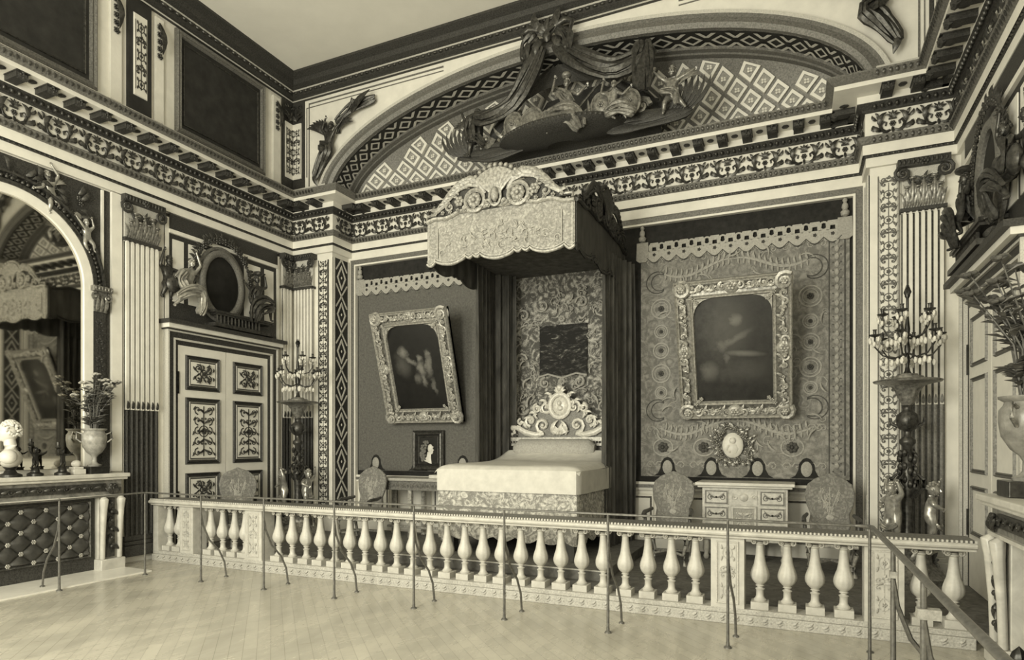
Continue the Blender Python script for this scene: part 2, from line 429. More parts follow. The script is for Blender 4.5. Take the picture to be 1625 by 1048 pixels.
def figure(mb, P, s=1, chub=1, hs=1, toes=(0, -.015, .06), side=(1, 0, 0), hair=True, look=(0, 0, 1)):
    """one continuous body in local coords; P: joints in units of body height"""
    g = {k: V3(v) for k, v in P.items()}
    sd = V3(side).normalized(); pel, che = g['pel'], g['che']; up = (che-pel).normalized(); hea = g['hea']
    sw = .095*(1+.15*(chub-1)); hw = .055
    shL = g.get('shL', che+up*.035-sd*sw); shR = g.get('shR', che+up*.035+sd*sw)
    hiL = pel-up*.035-sd*hw; hiR = pel-up*.035+sd*hw; nec = che+up*.07
    c = chub; nd = {'pel': (pel, .082*c), 'wai': (pel.lerp(che, .45), .070*c), 'che': (che, .085*c), 'nec': (nec, .034*c), 'hb': (nec.lerp(hea, .6), .036*c)}
    ed = [('pel', 'wai'), ('wai', 'che'), ('che', 'nec'), ('nec', 'hb')]
    for q, sh, hi in (('L', shL, hiL), ('R', shR, hiR)):
        el, ha, kn, fo = g['el'+q], g['ha'+q], g['kn'+q], g['fo'+q]
        nd['sh'+q] = (sh, .043*c); nd['ua'+q] = (sh.lerp(el, .5), .036*c); nd['el'+q] = (el, .028*c); nd['fa'+q] = (el.lerp(ha, .4), .028*c); nd['wr'+q] = (ha, .018*c)
        d = (ha-el).normalized(); nd['pa'+q] = (ha+d*.03, .020*c)
        ed += [('che', 'sh'+q), ('sh'+q, 'ua'+q), ('ua'+q, 'el'+q), ('el'+q, 'fa'+q), ('fa'+q, 'wr'+q), ('wr'+q, 'pa'+q)]
        nd['hi'+q] = (hi, .062*c); nd['th'+q] = (hi.lerp(kn, .45), .056*c); nd['kn'+q] = (kn, .040*c); nd['ca'+q] = (kn.lerp(fo, .35), .040*c); nd['an'+q] = (fo, .023*c)
        t = fo+V3(g.get('to'+q, toes)); nd['to'+q] = (t, .020*c)
        ed += [('pel', 'hi'+q), ('hi'+q, 'th'+q), ('th'+q, 'kn'+q), ('kn'+q, 'ca'+q), ('ca'+q, 'an'+q), ('an'+q, 'to'+q)]
    nd = {k: (tuple(v[0]*s), v[1]*s) for k, v in nd.items()}
    vs, fs = skin(nd, ed, 1); mb.add(vs, fs, True)
    # fingers
    for q in 'LR':
        el, ha = g['el'+q], g['ha'+q]; d = (ha-el).normalized(); pa = ha+d*.04; a = d.cross(V3((0, 0, 1)));
        a = a.normalized() if a.length > .1 else V3((1, 0, 0)); b = a.cross(d)
        for k, ln in enumerate((.030, .036, .033, .026)):
            o = pa+a*(k-1.5)*.010*c; mb.tube([tuple(o*s), tuple((o+d*ln*.6+b*.004)*s), tuple((o+d*ln+b*.014)*s)], [.0060*c*s, .0055*c*s, .0035*c*s], 5)
        o = ha+d*.022+a*.016*c; mb.tube([tuple(o*s), tuple((o+a*.016+d*.012)*s), tuple((o+a*.02+d*.026)*s)], [.007*c*s, .006*c*s, .004*c*s], 5)
    # head with face
    f = V3(look).normalized(); u2 = (hea-nec).normalized(); r_ = u2.cross(f).normalized(); f = r_.cross(u2).normalized()
    Q = Matrix((r_, f, u2)).transposed(); h = hs; C_ = hea
    def pt(x, y, z): return tuple((C_+Q @ V3((x*h, y*h, z*h)))*s)
    hk = s*h
    mb.ell(pt(0, 0, 0), (.047*hk, .056*hk, .066*hk), 12, 9, Q); mb.ell(pt(0, .012, -.035), (.034*hk, .038*hk, .034*hk), 10, 7, Q)
    mb.tube([pt(0, .052, .012), pt(0, .066, -.012), pt(0, .056, -.018)], [.005*hk, .010*hk, .007*hk], 5)
    for sx in (-1, 1):
        mb.ell(pt(sx*.019, .048, .006), (.009*hk, .006*hk, .006*hk), 6, 4, Q); mb.tube([pt(sx*.008, .054, .018), pt(sx*.03, .046, .016)], .005*hk, 4)
        mb.ell(pt(sx*.048, -.002, -.005), (.007*hk, .011*hk, .015*hk), 6, 4, Q); mb.ell(pt(sx*.024, .040, -.020), (.014*hk, .012*hk, .014*hk), 6, 4, Q)
    mb.ell(pt(0, .050, -.034), (.014*hk, .006*hk, .005*hk), 6, 4, Q); mb.ell(pt(0, .042, -.056), (.012*hk, .012*hk, .010*hk), 6, 4, Q)
    if hair:
        rg = random.Random(3)
        for i in range(26):
            th = rg.uniform(-PI, PI); ph = rg.uniform(0, 1.7)
            x, y, z = sin(ph)*sin(th), -sin(ph)*cos(th)*.9-.15, cos(ph)
            if y > .35 and z < .55: continue
            mb.ell(pt(x*.047, y*.055, z*.064+.008), (.019*hk,)*3, 6, 4)
def cloth(mb, pts, w, folds=4, t=.03, drop=(0, 0, 0)):
    """folded drapery ribbon: parallel rounded folds along a path in local xy"""
    pts = [V3(p) for p in pts]; m = 10; path = []
    for i in range(m+1):
        u = i/m*(len(pts)-1); k = min(int(u), len(pts)-2); f_ = u-k
        a, b = pts[k], pts[k+1]; p0 = pts[max(k-1, 0)]; p3 = pts[min(k+2, len(pts)-1)]
        path.append(.5*((2*a)+(b-p0)*f_+(2*p0-5*a+4*b-p3)*f_*f_+(3*a-p0-3*b+p3)*f_**3))
    for q in range(folds):
        o = (q-(folds-1)/2)/max(1, folds-1); pp = []
        for i, p in enumerate(path):
            d = (path[min(i+1, m)]-path[max(i-1, 0)]).normalized(); nn = V3((-d.y, d.x, 0))
            ww = w*(.55+.45*sin(PI*i/m)); pp.append(tuple(p+nn*o*ww+V3((0, 0, .5*t*sin(q*2.1+i*.5)))))
        mb.tube(pp, [t*.6]+[t*(.8+.3*sin(q+i*.9)) for i in range(1, m)]+[t*.4], 6, 1.1)
def wing(mb, x, y, ang, L, z=0, s=1, n=7):
    for i in range(n): leaf(mb, x+i*.012*s*L*10*.2, y, ang+s*i*.17, L*(1-.06*i), L*.085, -s*.35, z-.004*i)

# =================================================================== STRUCTURE
def st(name, mb, mats, **k): return obj(name, mb, mats, kind='structure', **k)
mb = MB(); mb.box(XL-.3, XR+.3, YF-.3, YB-.22, -.1, 0); st('floor', mb, 'parquet')
mb = MB(); mb.box(XL-.3, XR+.3, YB-.22, Y2+.3, -.1, 0); mb.mi = 1; mb.box(XL, XR, YB+.1, Y2, 0, PLAT); st('floor_platform', mb, ['parquet', 'carpet'])
mb = MB(); mb.box(XL-.3, XR+.3, YF-.3, Y2+2.2, ZC, ZC+.15); st('ceiling', mb, 'ceiling_plaster')
# left wall
mb = MB(); mb.box(XL-.3, XL, YF-.3, Y2+.3, 0, ZC); st('wall_left', mb, 'cream_paint')
mb = MB(); mb.box(XR, XR+.3, YF-.3, Y2+.3, 0, ZC); st('wall_right', mb, 'cream_paint')
# wall behind the camera, three tall window openings
mb = MB(); xs = [XL-.3, -7.85, -5.95, -4.55, -2.65, -1.25, .65, XR+.3]
for i in range(len(xs)-1):
    if i % 2 == 0: mb.box(xs[i], xs[i+1], YF-.2, YF, 0, ZC)
    else: mb.box(xs[i], xs[i+1], YF-.2, YF, 0, 1.1); mb.box(xs[i], xs[i+1], YF-.2, YF, 5.7, ZC)
st('wall_front', mb, 'cream_paint')
# back wall with piers, alcove and the arched opening above the cornice
ZS = 6.40; RA, RB = 4.45, 1.60
mb = MB()
mb.box(XL, AL, Y1, Y2+.4, 0, ZS); mb.box(AR, XR, Y1, Y2+.4, 0, ZS); mb.box(AL, AR, Y2, Y2+.4, 0, ZS)
n = 48; arc = [(CX+RA*cos(PI-PI*i/n), ZS+RB*sin(PI*i/n)) for i in range(n+1)]
for i in range(n):
    (a, b), (c, d) = arc[i], arc[i+1]
    mb.add([(a, Y1, b), (c, Y1, d), (c, Y1, ZC), (a, Y1, ZC)], [(0, 1, 2, 3)], False)
    mb.add([(a, Y2+1.9, ZC), (c, Y2+1.9, ZC), (c, Y2, ZC), (a, Y2, ZC)], [(0, 1, 2, 3)], False)
mb.box(XL, AL, Y1, Y2, ZS, ZC); mb.box(AR, XR, Y1, Y2, ZS, ZC)
st('wall_back', mb, 'cream_paint')
# intrados of the arch (dark, with light lozenges)
mb = MB(); n = 60
def im(s, t, h):    # s along arc 0..1, t depth 0..1
    a = PI-PI*s; return (CX+(RA-h)*cos(a), Y1+t*(Y2-Y1+.02), ZS+(RB-h)*sin(a))
mb.grid(lambda u, v_: im(u, v_, 0), n, 2)
mb.mi = 1
NL = 28
for i in range(NL):
    s0 = (i+.5)/NL; ds = .36/NL; t0 = .34; dt = .21
    mb.strip([(s0-ds, t0), (s0, t0+dt), (s0+ds, t0), (s0, t0-dt)], .0022, lambda s, t, h: im(s, t, h), .02, True) if False else None
    def q(s, t, h, s0=s0): return im(s, t, h)
    for k in range(4):
        cs = [(s0-ds, t0), (s0, t0+dt), (s0+ds, t0), (s0, t0-dt)]; a = cs[k]; b = cs[(k+1) % 4]
        ai = (s0+(a[0]-s0)*.62, t0+(a[1]-t0)*.62); bi = (s0+(b[0]-s0)*.62, t0+(b[1]-t0)*.62)
        mb.add([im(*a, .02), im(*b, .02), im(*bi, .02), im(*ai, .02)], [(0, 1, 2, 3)], False)
    # chevrons between the lozenges
    s1 = (i+1)/NL
    for sg in (-1, 1):
        for ss in (-1, 1):
            a = (s1, t0+sg*.10); b = (s1+ss*ds*.75, t0+sg*.30); w = ds*.22
            mb.add([im(a[0]-w, a[1], .02), im(a[0]+w, a[1], .02), im(b[0]+w, b[1], .02), im(b[0]-w, b[1], .02)], [(0, 1, 2, 3)], False)
mb.mi = 2
for (t_a, t_b, h) in ((.64, .80, .05), (.80, 1.02, .08)):
    for i in range(n):
        a, b = i/n, (i+1)/n
        mb.add([im(a, t_a, h), im(b, t_a, h), im(b, t_b, h), im(a, t_b, h), im(a, t_a, 0), im(b, t_a, 0)], [(0, 1, 2, 3), (4, 5, 1, 0)], False)
st('trim_1', mb, ['dark_panel', 'light_moulding', 'grey_moulding'])
# archivolt on the wall face
mb = MB()
def av(r, out): return [(CX+(RA+r)*cos(PI-PI*i/60), Y1-out, ZS+(RB+r*.88)*sin(PI*i/60)) for i in range(61)]
prof = [(0, 0), (0, .07), (.07, .11), (.17, .08), (.21, .12), (.27, .12), (.30, .0)]
Ls = [av(r, o) for r, o in prof]
for j in range(len(Ls)-1):
    mb.mi = 1 if j in (4, 5) else 0
    for i in range(60): mb.add([Ls[j][i], Ls[j][i+1], Ls[j+1][i+1], Ls[j+1][i]], [(0, 1, 2, 3)], False)
st('trim_2', mb, ['grey_moulding', 'light_moulding'])
# half dome with trellis of square coffers
DA, DB, DD = RA-.08, RB-.07, .85
def dm(s, t, h):
    rho2 = min(1, (s/DA)**2+(t/DB)**2); D = DD*(1-rho2)
    return (CX+s, Y2+D-h, ZS+t)
mb = MB(); nr, na = 44, 130
vs = []; fs = []
for j in range(nr+1):
    ph = PI/2*j/nr
    for i in range(na+1):
        a = PI*i/na; vs.append(dm(DA*sin(ph)*cos(a), DB*sin(ph)*sin(a), 0))
for j in range(nr):
    for i in range(na): a = j*(na+1)+i; fs.append((a, a+1, a+na+2, a+na+1))
mb.add(vs, fs, True)
A_ = .195
for i in range(-45, 46):
    for j in range(-45, 46):
        cs = (i-j)*A_; ct = (i+j)*A_*.92+.1
        cn = [(cs-A_, ct), (cs, ct+A_*.92), (cs+A_, ct), (cs, ct-A_*.92)]
        if ct < 0 or (cs/DA)**2+(ct/DB)**2 > .93: continue
        cn = [(x, max(y, 0)) for x, y in cn]
        cn = [(x*min(1, .985/max(1e-6, math.hypot(x/DA, y/DB))), y*min(1, .985/max(1e-6, math.hypot(x/DA, y/DB)))) for x, y in cn]
        o = [(cs+(x-cs)*.80, ct+(y-ct)*.80) for x, y in cn]; q = [(cs+(x-cs)*.52, ct+(y-ct)*.52) for x, y in cn]
        mb.mi = 1
        for k in range(4):
            k2 = (k+1) % 4; mb.add([dm(*o[k], .05), dm(*o[k2], .05), dm(*q[k2], .05), dm(*q[k], .05), dm(*o[k], 0), dm(*o[k2], 0)], [(0, 3, 2, 1), (4, 0, 1, 5)], False)
        mb.mi = 2; mb.add([dm(*p, .035) for p in q], [(3, 2, 1, 0)], False)
        mb.mi = 1; c = dm(cs, ct, .045)
        for k in range(4):
            an = PI/4+k*PI/2; mb.ell((c[0]+.028*cos(an), c[1], c[2]+.028*sin(an)), (.022, .015, .022), 5, 3)
st('trim_3', mb, ['grey_moulding', 'cream_paint', 'light_grey'])

# entablature round the room
def band(nm, z, prof, m): mb = MB(); sweep(mb, prof); st('trim_%d' % nm, mb, m)
band(4, 0, [(0, 5.38), (.05, 5.38), (.05, 5.50)], 'cream_paint')
band(5, 0, [(.05, 5.50), (.07, 5.505), (.07, 5.53), (.09, 5.53)], 'dark_moulding')
band(6, 0, [(.09, 5.53), (.09, 5.66)], 'cream_paint')
band(7, 0, [(.09, 5.66), (.11, 5.67), (.15, 5.73), (.15, 5.75), (.06, 5.75)], 'grey_moulding')
band(8, 0, [(.06, 5.75), (.06, 6.08)], 'cream_paint')
band(9, 0, [(.06, 6.08), (.10, 6.085), (.10, 6.11), (.16, 6.17), (.16, 6.18)], 'dark_moulding')
band(10, 0, [(.16, 6.18), (.16, 6.27), (.44, 6.275), (.44, 6.33)], 'cream_paint')
band(11, 0, [(.44, 6.33), (.46, 6.335), (.53, 6.40), (.53, 6.42), (.0, 6.44)], 'grey_moulding')
VIS = [(XL, 3.4), (XL, Y1), (AL, Y1), (AL, Y2), (AR, Y2), (AR, Y1), (XR, Y1), (XR, 5.5)]
mod = MB(); bead = MB(); fr = MB()
for M, L in along(VIS, .34, .16, 6.18):
    mod.M = M
    mod.box(-.065, .065, .015, .088, 0, .25); mod.tube([(-.05, .03, .25), (.05, .03, .25)], .04, 6, ref=(0, 1, 0)); mod.box(-.075, .075, .08, .094, 0, .28)
    rosette(mod, 0, .045, .05, .27, 4)
    mod.ell((L/2, .085, .14), (.05, .016, .06), 6, 4)
for M, L in along(VIS, .085, .14, 6.125): bead.M = M; bead.ell((0, 0, 0), (.027, .034, .03), 6, 4)
for M, L in along(VIS, .06, .075, 5.516): bead.M = M; bead.ell((0, 0, 0), (.018, .014, .014), 5, 3)
for M, L in along(VIS, .07, .13, 5.70): bead.M = M; leaf(bead, 0, -.035, PI/2, .07, .02, 0)
for M, L in along(VIS, .07, .51, 6.375): bead.M = M; leaf(bead, 0, -.035, PI/2, .07, .02, 0)
for idx, (M, L) in enumerate(along(VIS, .52, .064, 5.765)):
    fr.M = M; k = min(1, L/.62)
    # crown of leaves, rosette and a pair of S scrolls with foliage
    for i in range(5): leaf(fr, 0, .20, PI/2+(i-2)*.33, .10, .016, (i-2)*.2, .008)
    fr.box(-.055*k, .055*k, .185, .205, 0, .022); rosette(fr, 0, .13, .042, .008, 6); leaf(fr, 0, .09, -PI/2, .09, .02, 0, .008)
    for s in (-1, 1):
        p = [(s*k*.03, .05, .01), (s*k*.09, .03, .014), (s*k*.15, .06, .014), (s*k*.17, .12, .014), (s*k*.13, .17, .014), (s*k*.09, .15, .014), (s*k*.10, .11, .012)]
        fr.tube(p, [.014, .022, .023, .021, .017, .014, .012], 5, .8)
        leaf(fr, s*k*.17, .12, PI/2-s*.5, .17, .034, s*.9, .01); leaf(fr, s*k*.15, .06, -s*.2+(0 if s > 0 else PI), .13, .032, s*.8, .01)
        leaf(fr, s*k*.10, .04, -PI/2+s*.4, .05, .014, s*.6, .008); leaf(fr, s*k*.22, .20, 0 if s > 0 else PI, .09, .022, s*.9, .01); leaf(fr, s*k*.21, .22, PI/2+s*.2, .08, .018, -s*.6, .01)
        scroll(fr, s*k*.255, .09, .04, PI/2, 1.1, -s, .012, .012, 8)
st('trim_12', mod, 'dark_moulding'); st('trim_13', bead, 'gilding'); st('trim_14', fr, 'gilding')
# attic plinth above the cornice and cornice under the ceiling (not across the arch)
SIDE = [[(XL, YF), (XL, Y1), (AL-.06, Y1)], [(AR+.06, Y1), (XR, Y1), (XR, YF)]]
mb = MB(); m2 = MB()
for pth in SIDE:
    sweep(mb, [(0, 6.42), (.14, 6.43), (.14, 6.60), (.10, 6.61)], pth); sweep(m2, [(.10, 6.61), (.13, 6.615), (.13, 6.65), (0, 6.66)], pth)
st('trim_15', mb, 'dark_moulding'); st('trim_16', m2, 'light_moulding')
CP = [(XL, YF), (XL, Y1), (XR, Y1), (XR, YF)]
mb = MB(); sweep(mb, [(0, 8.38), (.05, 8.39), (.05, 8.44), (.10, 8.47), (.10, 8.56), (.2, 8.62), (.22, 8.70), (.33, 8.76), (.33, 8.8)], CP)
mb.mi = 1; sweep(mb, [(.105, 8.55), (.125, 8.565), (.105, 8.58)], CP); sweep(mb, [(.05, 8.385), (.07, 8.395), (.05, 8.41)], CP)
st('trim_17', mb, ['dark_moulding', 'light_moulding'])
mb = MB()
for M, L in along([(XL, 4), (XL, Y1), (XR, Y1), (XR, 6)], .12, .11, 8.515): mb.M = M; mb.ell((0, 0, 0), (.045, .03, .03), 6, 4)
st('trim_18', mb, 'gilding')

# attic storey on the side walls: big dark pictures framed between arabesque panels
def attic(F, ys, tn):
    """F(y,z) frame; ys list of (kind,y0,y1) measured along local x"""
    dark = MB(F()); light = MB(F()); g = MB(F()); fm = MB(F())
    for kind, a, b in ys:
        if kind == 'pic':
            dark.box(a, b, 6.78, 8.26, 0, .02); frame_rect(fm, a-.02, b+.02, 6.70, 8.34, .10, .03, .08)
            frame_rect(g, a+.12, b-.12, 6.86, 8.18, .03, .02, .035)
        elif kind == 'strip':
            light.box(a, b, 6.70, 8.30, 0, .05); leaf(g, (a+b)/2, 8.22, -PI/2, .5, .05, 0, .06)
            for k in range(5): rosette(g, (a+b)/2, 8.15-.11*k, .055, .055, 5)
        else:
            dark.box(a-.07, b+.07, 6.66, 8.36, 0, .06); light.cham(a, b, 6.92, 8.14, .06, .075, .01); g.M = F() @ Matrix.Translation((0, 0, .075)); arab(g, (a+b)/2, 7.0, (b-a)*.84, 1.05, .010, .004); g.M = F()
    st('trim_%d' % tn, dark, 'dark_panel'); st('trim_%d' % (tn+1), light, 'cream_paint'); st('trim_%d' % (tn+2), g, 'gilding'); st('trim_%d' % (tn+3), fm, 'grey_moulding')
LAY = [('pic', 2.6, 5.72), ('strip', 5.93, 6.09), ('panel', 6.26, 6.48), ('strip', 6.62, 6.76), ('pic', 7.0, 8.80), ('strip', 9.02, 9.2)]
attic(lambda: FL(0, 0), LAY, 20)
attic(lambda: FR(0, 0), [(k, -b, -a) for k, a, b in LAY], 24)
# small arabesque piers in the attic corners (fold round the corner)
mb = MB(); g = MB(); c = MB()
for (F, a, b) in ((FL(0, 0), 9.30, 9.54), (FB(0, 0, Y1), -8.97, -8.72), (FB(0, 0, Y1), 1.56, 1.84)):
    mb.M = F; mb.box(a-.03, b+.03, 6.66, 8.38, 0, .04); c.M = F; c.box(a+.02, b-.02, 6.88, 7.95, .04, .055); g.M = F
    arab(g, (a+b)/2, 6.95, b-a-.06, .9, .009, .06)
    palmette(g, (a+b)/2, 8.0, .22, .06, 5); scroll(g, a+.05, 8.25, .05, 0, 1.2, 1, .012, .06); scroll(g, b-.05, 8.25, .05, PI, 1.2, -1, .012, .06)
st('trim_28', mb, 'dark_moulding'); st('trim_29', c, 'cream_paint'); st('trim_30', g, 'gilding')
# spandrel border lines either side of the arch
g = MB(FB(0, 0, Y1))
for s, xa, xb in ((-1, -8.58, -5.6), (1, 1.42, -1.6)):
    g.strip([(xa, 6.70), (xa, 8.30), (xb, 8.30)], .02, lambda a, b, h: (a, b, h), .02)
    g.strip([(xa-s*-.06, 6.9), (xa-s*-.06, 8.23), (xb, 8.23)], .012, lambda a, b, h: (a, b, h), .015)
st('trim_31', g, 'grey_moulding')

# ---------- pier faces, reveals
def lattice_strip(F, x0, x1, y0, y1, tn):
    d = MB(F); l = MB(F); d.box(x0, x1, y0, y1, 0, .012); w = (x1-x0); cx = (x0+x1)/2; pitch = w*1.5; n = int((y1-y0)/pitch); fm = lambda a, b, h: (a, b, .012+h)
    pitch = (y1-y0)/n
    l.box(x0, x0+.03, y0, y1, 0, .03); l.box(x1-.03, x1, y0, y1, 0, .03)
    for i in range(n):
        c = y0+(i+.5)*pitch; hw = w*.25; hh = pitch*.30
        l.strip([(cx-hw, c), (cx, c+hh), (cx+hw, c), (cx, c-hh)], .028, fm, .014, True)
        l.ell((cx, c, .02), (.02, .03, .012), 6, 4)
        for s in (-1, 1):
            l.strip([(cx-s*w*.36, c+hh*.62), (cx, c+pitch*.5), ], .024, fm, .014); l.strip([(cx-s*w*.36, c-hh*.62), (cx, c-pitch*.5)], .024, fm, .014)
    st('trim_%d' % tn, d, 'dark_panel'); st('trim_%d' % (tn+1), l, 'light_moulding')
lattice_strip(FL(0, 0, AL), Y1+.02, Y2-.10, .35, 5.30, 32)
lattice_strip(FR(0, 0, AR), -Y2+.10, -Y1-.02, .35, 5.30, 34)
def arab_strip(F, x0, x1, y0, y1, tn, ph=0):
    g = MB(F); l = MB(F); l.box(x0, x1, y0, y1, 0, .02)
    g.box(x0-.012, x0, y0, y1, 0, .03); g.box(x1, x1+.012, y0, y1, 0, .03)
    arab(g, (x0+x1)/2, y0, (x1-x0)*.94, y1-y0, .010, .024, ph, .8)
    y = y0+.1
    while y < y1-.1:
        for s in (-1, 1): leaf(g, (x0+x1)/2+s*(x1-x0)*.38, y, PI/2+s*.4, .06, .009, -s*.8, .022)
        y += .11
    st('trim_%d' % tn, l, 'cream_paint'); st('trim_%d' % (tn+1), g, 'hair_brown' if tn == 38 else 'gilding')
arab_strip(FB(0, 0, Y1), -8.33, -8.12, .4, 5.25, 36)
arab_strip(FB(0, 0, Y1), .97, 1.19, .4, 5.25, 38, 1)

# fluted pilasters
def pilaster(label, F, x0, x1, loc, nfl=7, z0=.1, zt=4.73, zc=5.38, corner=False, cab=2.25, wide=True):
    t = thing('pilaster', label, 'pilaster', loc)
    s = MB(F); s.box(x0, x1, z0+.3, zt, 0, .05); s.mi = 1
    w = (x1-x0)/nfl
    for i in range(nfl):
        a = x0+(i+.5)*w
        s.mi = 0; s.prism([(a-w*.30, cab), (a+w*.30, cab), (a+w*.30, zt-.05), (a+w*.16, zt-.01), (a-w*.16, zt-.01), (a-w*.30, zt-.05)], .05, .085)
    for i in range(nfl+1):
        s.mi = 1; a = x0+i*w; a0 = max(x0, a-w*.2); a1 = min(x1, a+w*.2); s.box(a0, a1, z0+.3, zt-.02, .05, .053)
    obj('shaft', s, ['cream_paint', 'gilding'], t)
    c = MB(F)
    for i in range(nfl):
        a = x0+(i+.5)*w; c.tube([(a, z0+.3, .055), (a, cab, .055)], w*.32, 6, 1)
        leaf(c, a, cab-.02, PI/2, .16, w*.3, 0, .06)
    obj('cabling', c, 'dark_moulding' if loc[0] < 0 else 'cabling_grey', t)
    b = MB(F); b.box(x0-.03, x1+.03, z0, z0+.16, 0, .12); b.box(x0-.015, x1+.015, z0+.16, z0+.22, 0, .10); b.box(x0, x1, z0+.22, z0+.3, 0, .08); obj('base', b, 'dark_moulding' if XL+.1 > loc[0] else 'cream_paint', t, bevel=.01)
    k = MB(F); h = zc-zt; cx = (x0+x1)/2; hw = (x1-x0)/2
    k.mi = 1; k.box(x0, x1, zt, zc-.10, 0, .07); k.mi = 2
    k.box(x0-.02, x1+.02, zt-.01, zt+.035, 0, .11); k.box(x0-.05, x1+.05, zc-.10, zc-.005, 0, .16)
    for i in range(int(hw*2/.05)+2): k.ell((x0-.03+i*.05, zc-.05, .165), (.022, .04, .02), 5, 4)
    nl = 4 if wide else 2
    k.mi = 0
    for row, (y, hh) in enumerate(((zt+.04, h*.40), (zt+.04, h*.58))):
        m = nl if row == 0 else nl-1
        for i in range(m):
            px = x0+(i+.5+(0 if row == 0 else .5))*(2*hw)/nl
            for q_ in (-1, 0, 1): leaf(k, px+q_*hw/nl*.5, y, PI/2, hh*(1 if q_ == 0 else .8), hw/nl*.32, -q_*.25, .07)
            k.ell((px, y+hh*.95, .13), (.045, .02, .03), 6, 4); k.ell((px, y+hh*.82, .12), (.03, .02, .03), 6, 4)
            for s_ in (-1, 1): leaf(k, px, y+hh*.25, PI/2-s_*.5, hh*.6, .02, s_*.5, .09)
    for s_ in (-1, 1):
        if not wide and ((s_ < 0) if corner else False): pass
        k.M = F; k.mi = 2; scroll(k, cx+s_*(hw-.01), zc-.18, .10, PI/2, 1.8, -s_, .026, .13, 18)
        cloth(k, [(cx+s_*hw*.7, zc-.22, .11), (cx+s_*hw*.5, zc-.34, .12), (cx+s_*hw*.1, zc-.30, .12)], .03, 2, .014)
    rosette(k, cx, zc-.07, .06, .17, 6); palmette(k, cx, zt+h*.5, .16, .1, 5, .02)
    obj('capital', k, ['bright_gilding', 'light_moulding', 'dark_moulding'], t)
    return t
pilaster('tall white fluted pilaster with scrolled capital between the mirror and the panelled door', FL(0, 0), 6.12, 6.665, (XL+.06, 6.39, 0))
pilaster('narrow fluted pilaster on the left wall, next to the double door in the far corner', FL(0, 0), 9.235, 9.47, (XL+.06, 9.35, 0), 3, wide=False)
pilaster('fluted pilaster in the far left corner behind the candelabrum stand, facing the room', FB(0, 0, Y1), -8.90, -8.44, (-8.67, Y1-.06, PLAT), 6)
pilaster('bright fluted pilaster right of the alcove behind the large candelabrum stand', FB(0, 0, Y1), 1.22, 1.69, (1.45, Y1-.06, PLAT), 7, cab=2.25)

# alcove frame moulding, dark recess and dado
mb = MB(FB(0, 0, Y2)); l = MB(FB(0, 0, Y2))
def uframe(m, o0, o1, z0, z1):  # three-sided frame from the floor up
    a, b, t = AL+.0, AR-.0, 5.38
    m.box(a+o0, a+o1, .1, t-o1, z0, z1); m.box(b-o1, b-o0, .1, t-o1, z0, z1); m.box(a+o0, b-o0, t-o1, t-o0, z0, z1)
uframe(l, 0, .04, 0, .09); uframe(mb, .04, .13, 0, .07); uframe(l, .13, .16, 0, .09)
st('trim_40', mb, 'grey_moulding'); st('trim_41', l, 'cream_paint')
mb = MB(FB(0, 0, Y2)); mb.box(AL+.16, AR-.16, 1.15, 5.22, 0, .012); st('trim_42', mb, 'black_cloth')
mb = MB(FB(0, 0, Y2)); g = MB(FB(0, 0, Y2)); mb.box(AL+.16, AR-.16, .1, .34, 0, .05); mb.box(AL+.16, AR-.16, 1.02, 1.15, 0, .05); g.box(AL+.16, AR-.16, 1.06, 1.11, .05, .07); g.box(AL+.16, AR-.16, .30, .34, .05, .07)
x = AL+.2
while x < AR-.9:
    mb.cham(x, x+.72, .42, .96, 0, .03, .02); frame_rect(g, x+.04, x+.68, .46, .92, .03, .03, .045); mb.box(x+.74, x+.80, .36, 1.0, 0, .045); x += .84
st('trim_43', mb, 'cream_paint'); st('trim_44', g, 'grey_moulding')
# baseboards
mb = MB(); mb.box(XL, XL+.05, 6.68, 6.77, 0, .3); mb.box(XL, XL+.05, 9.09, 9.2, .1, .4); st('baseboard_left', mb, 'dark_moulding')

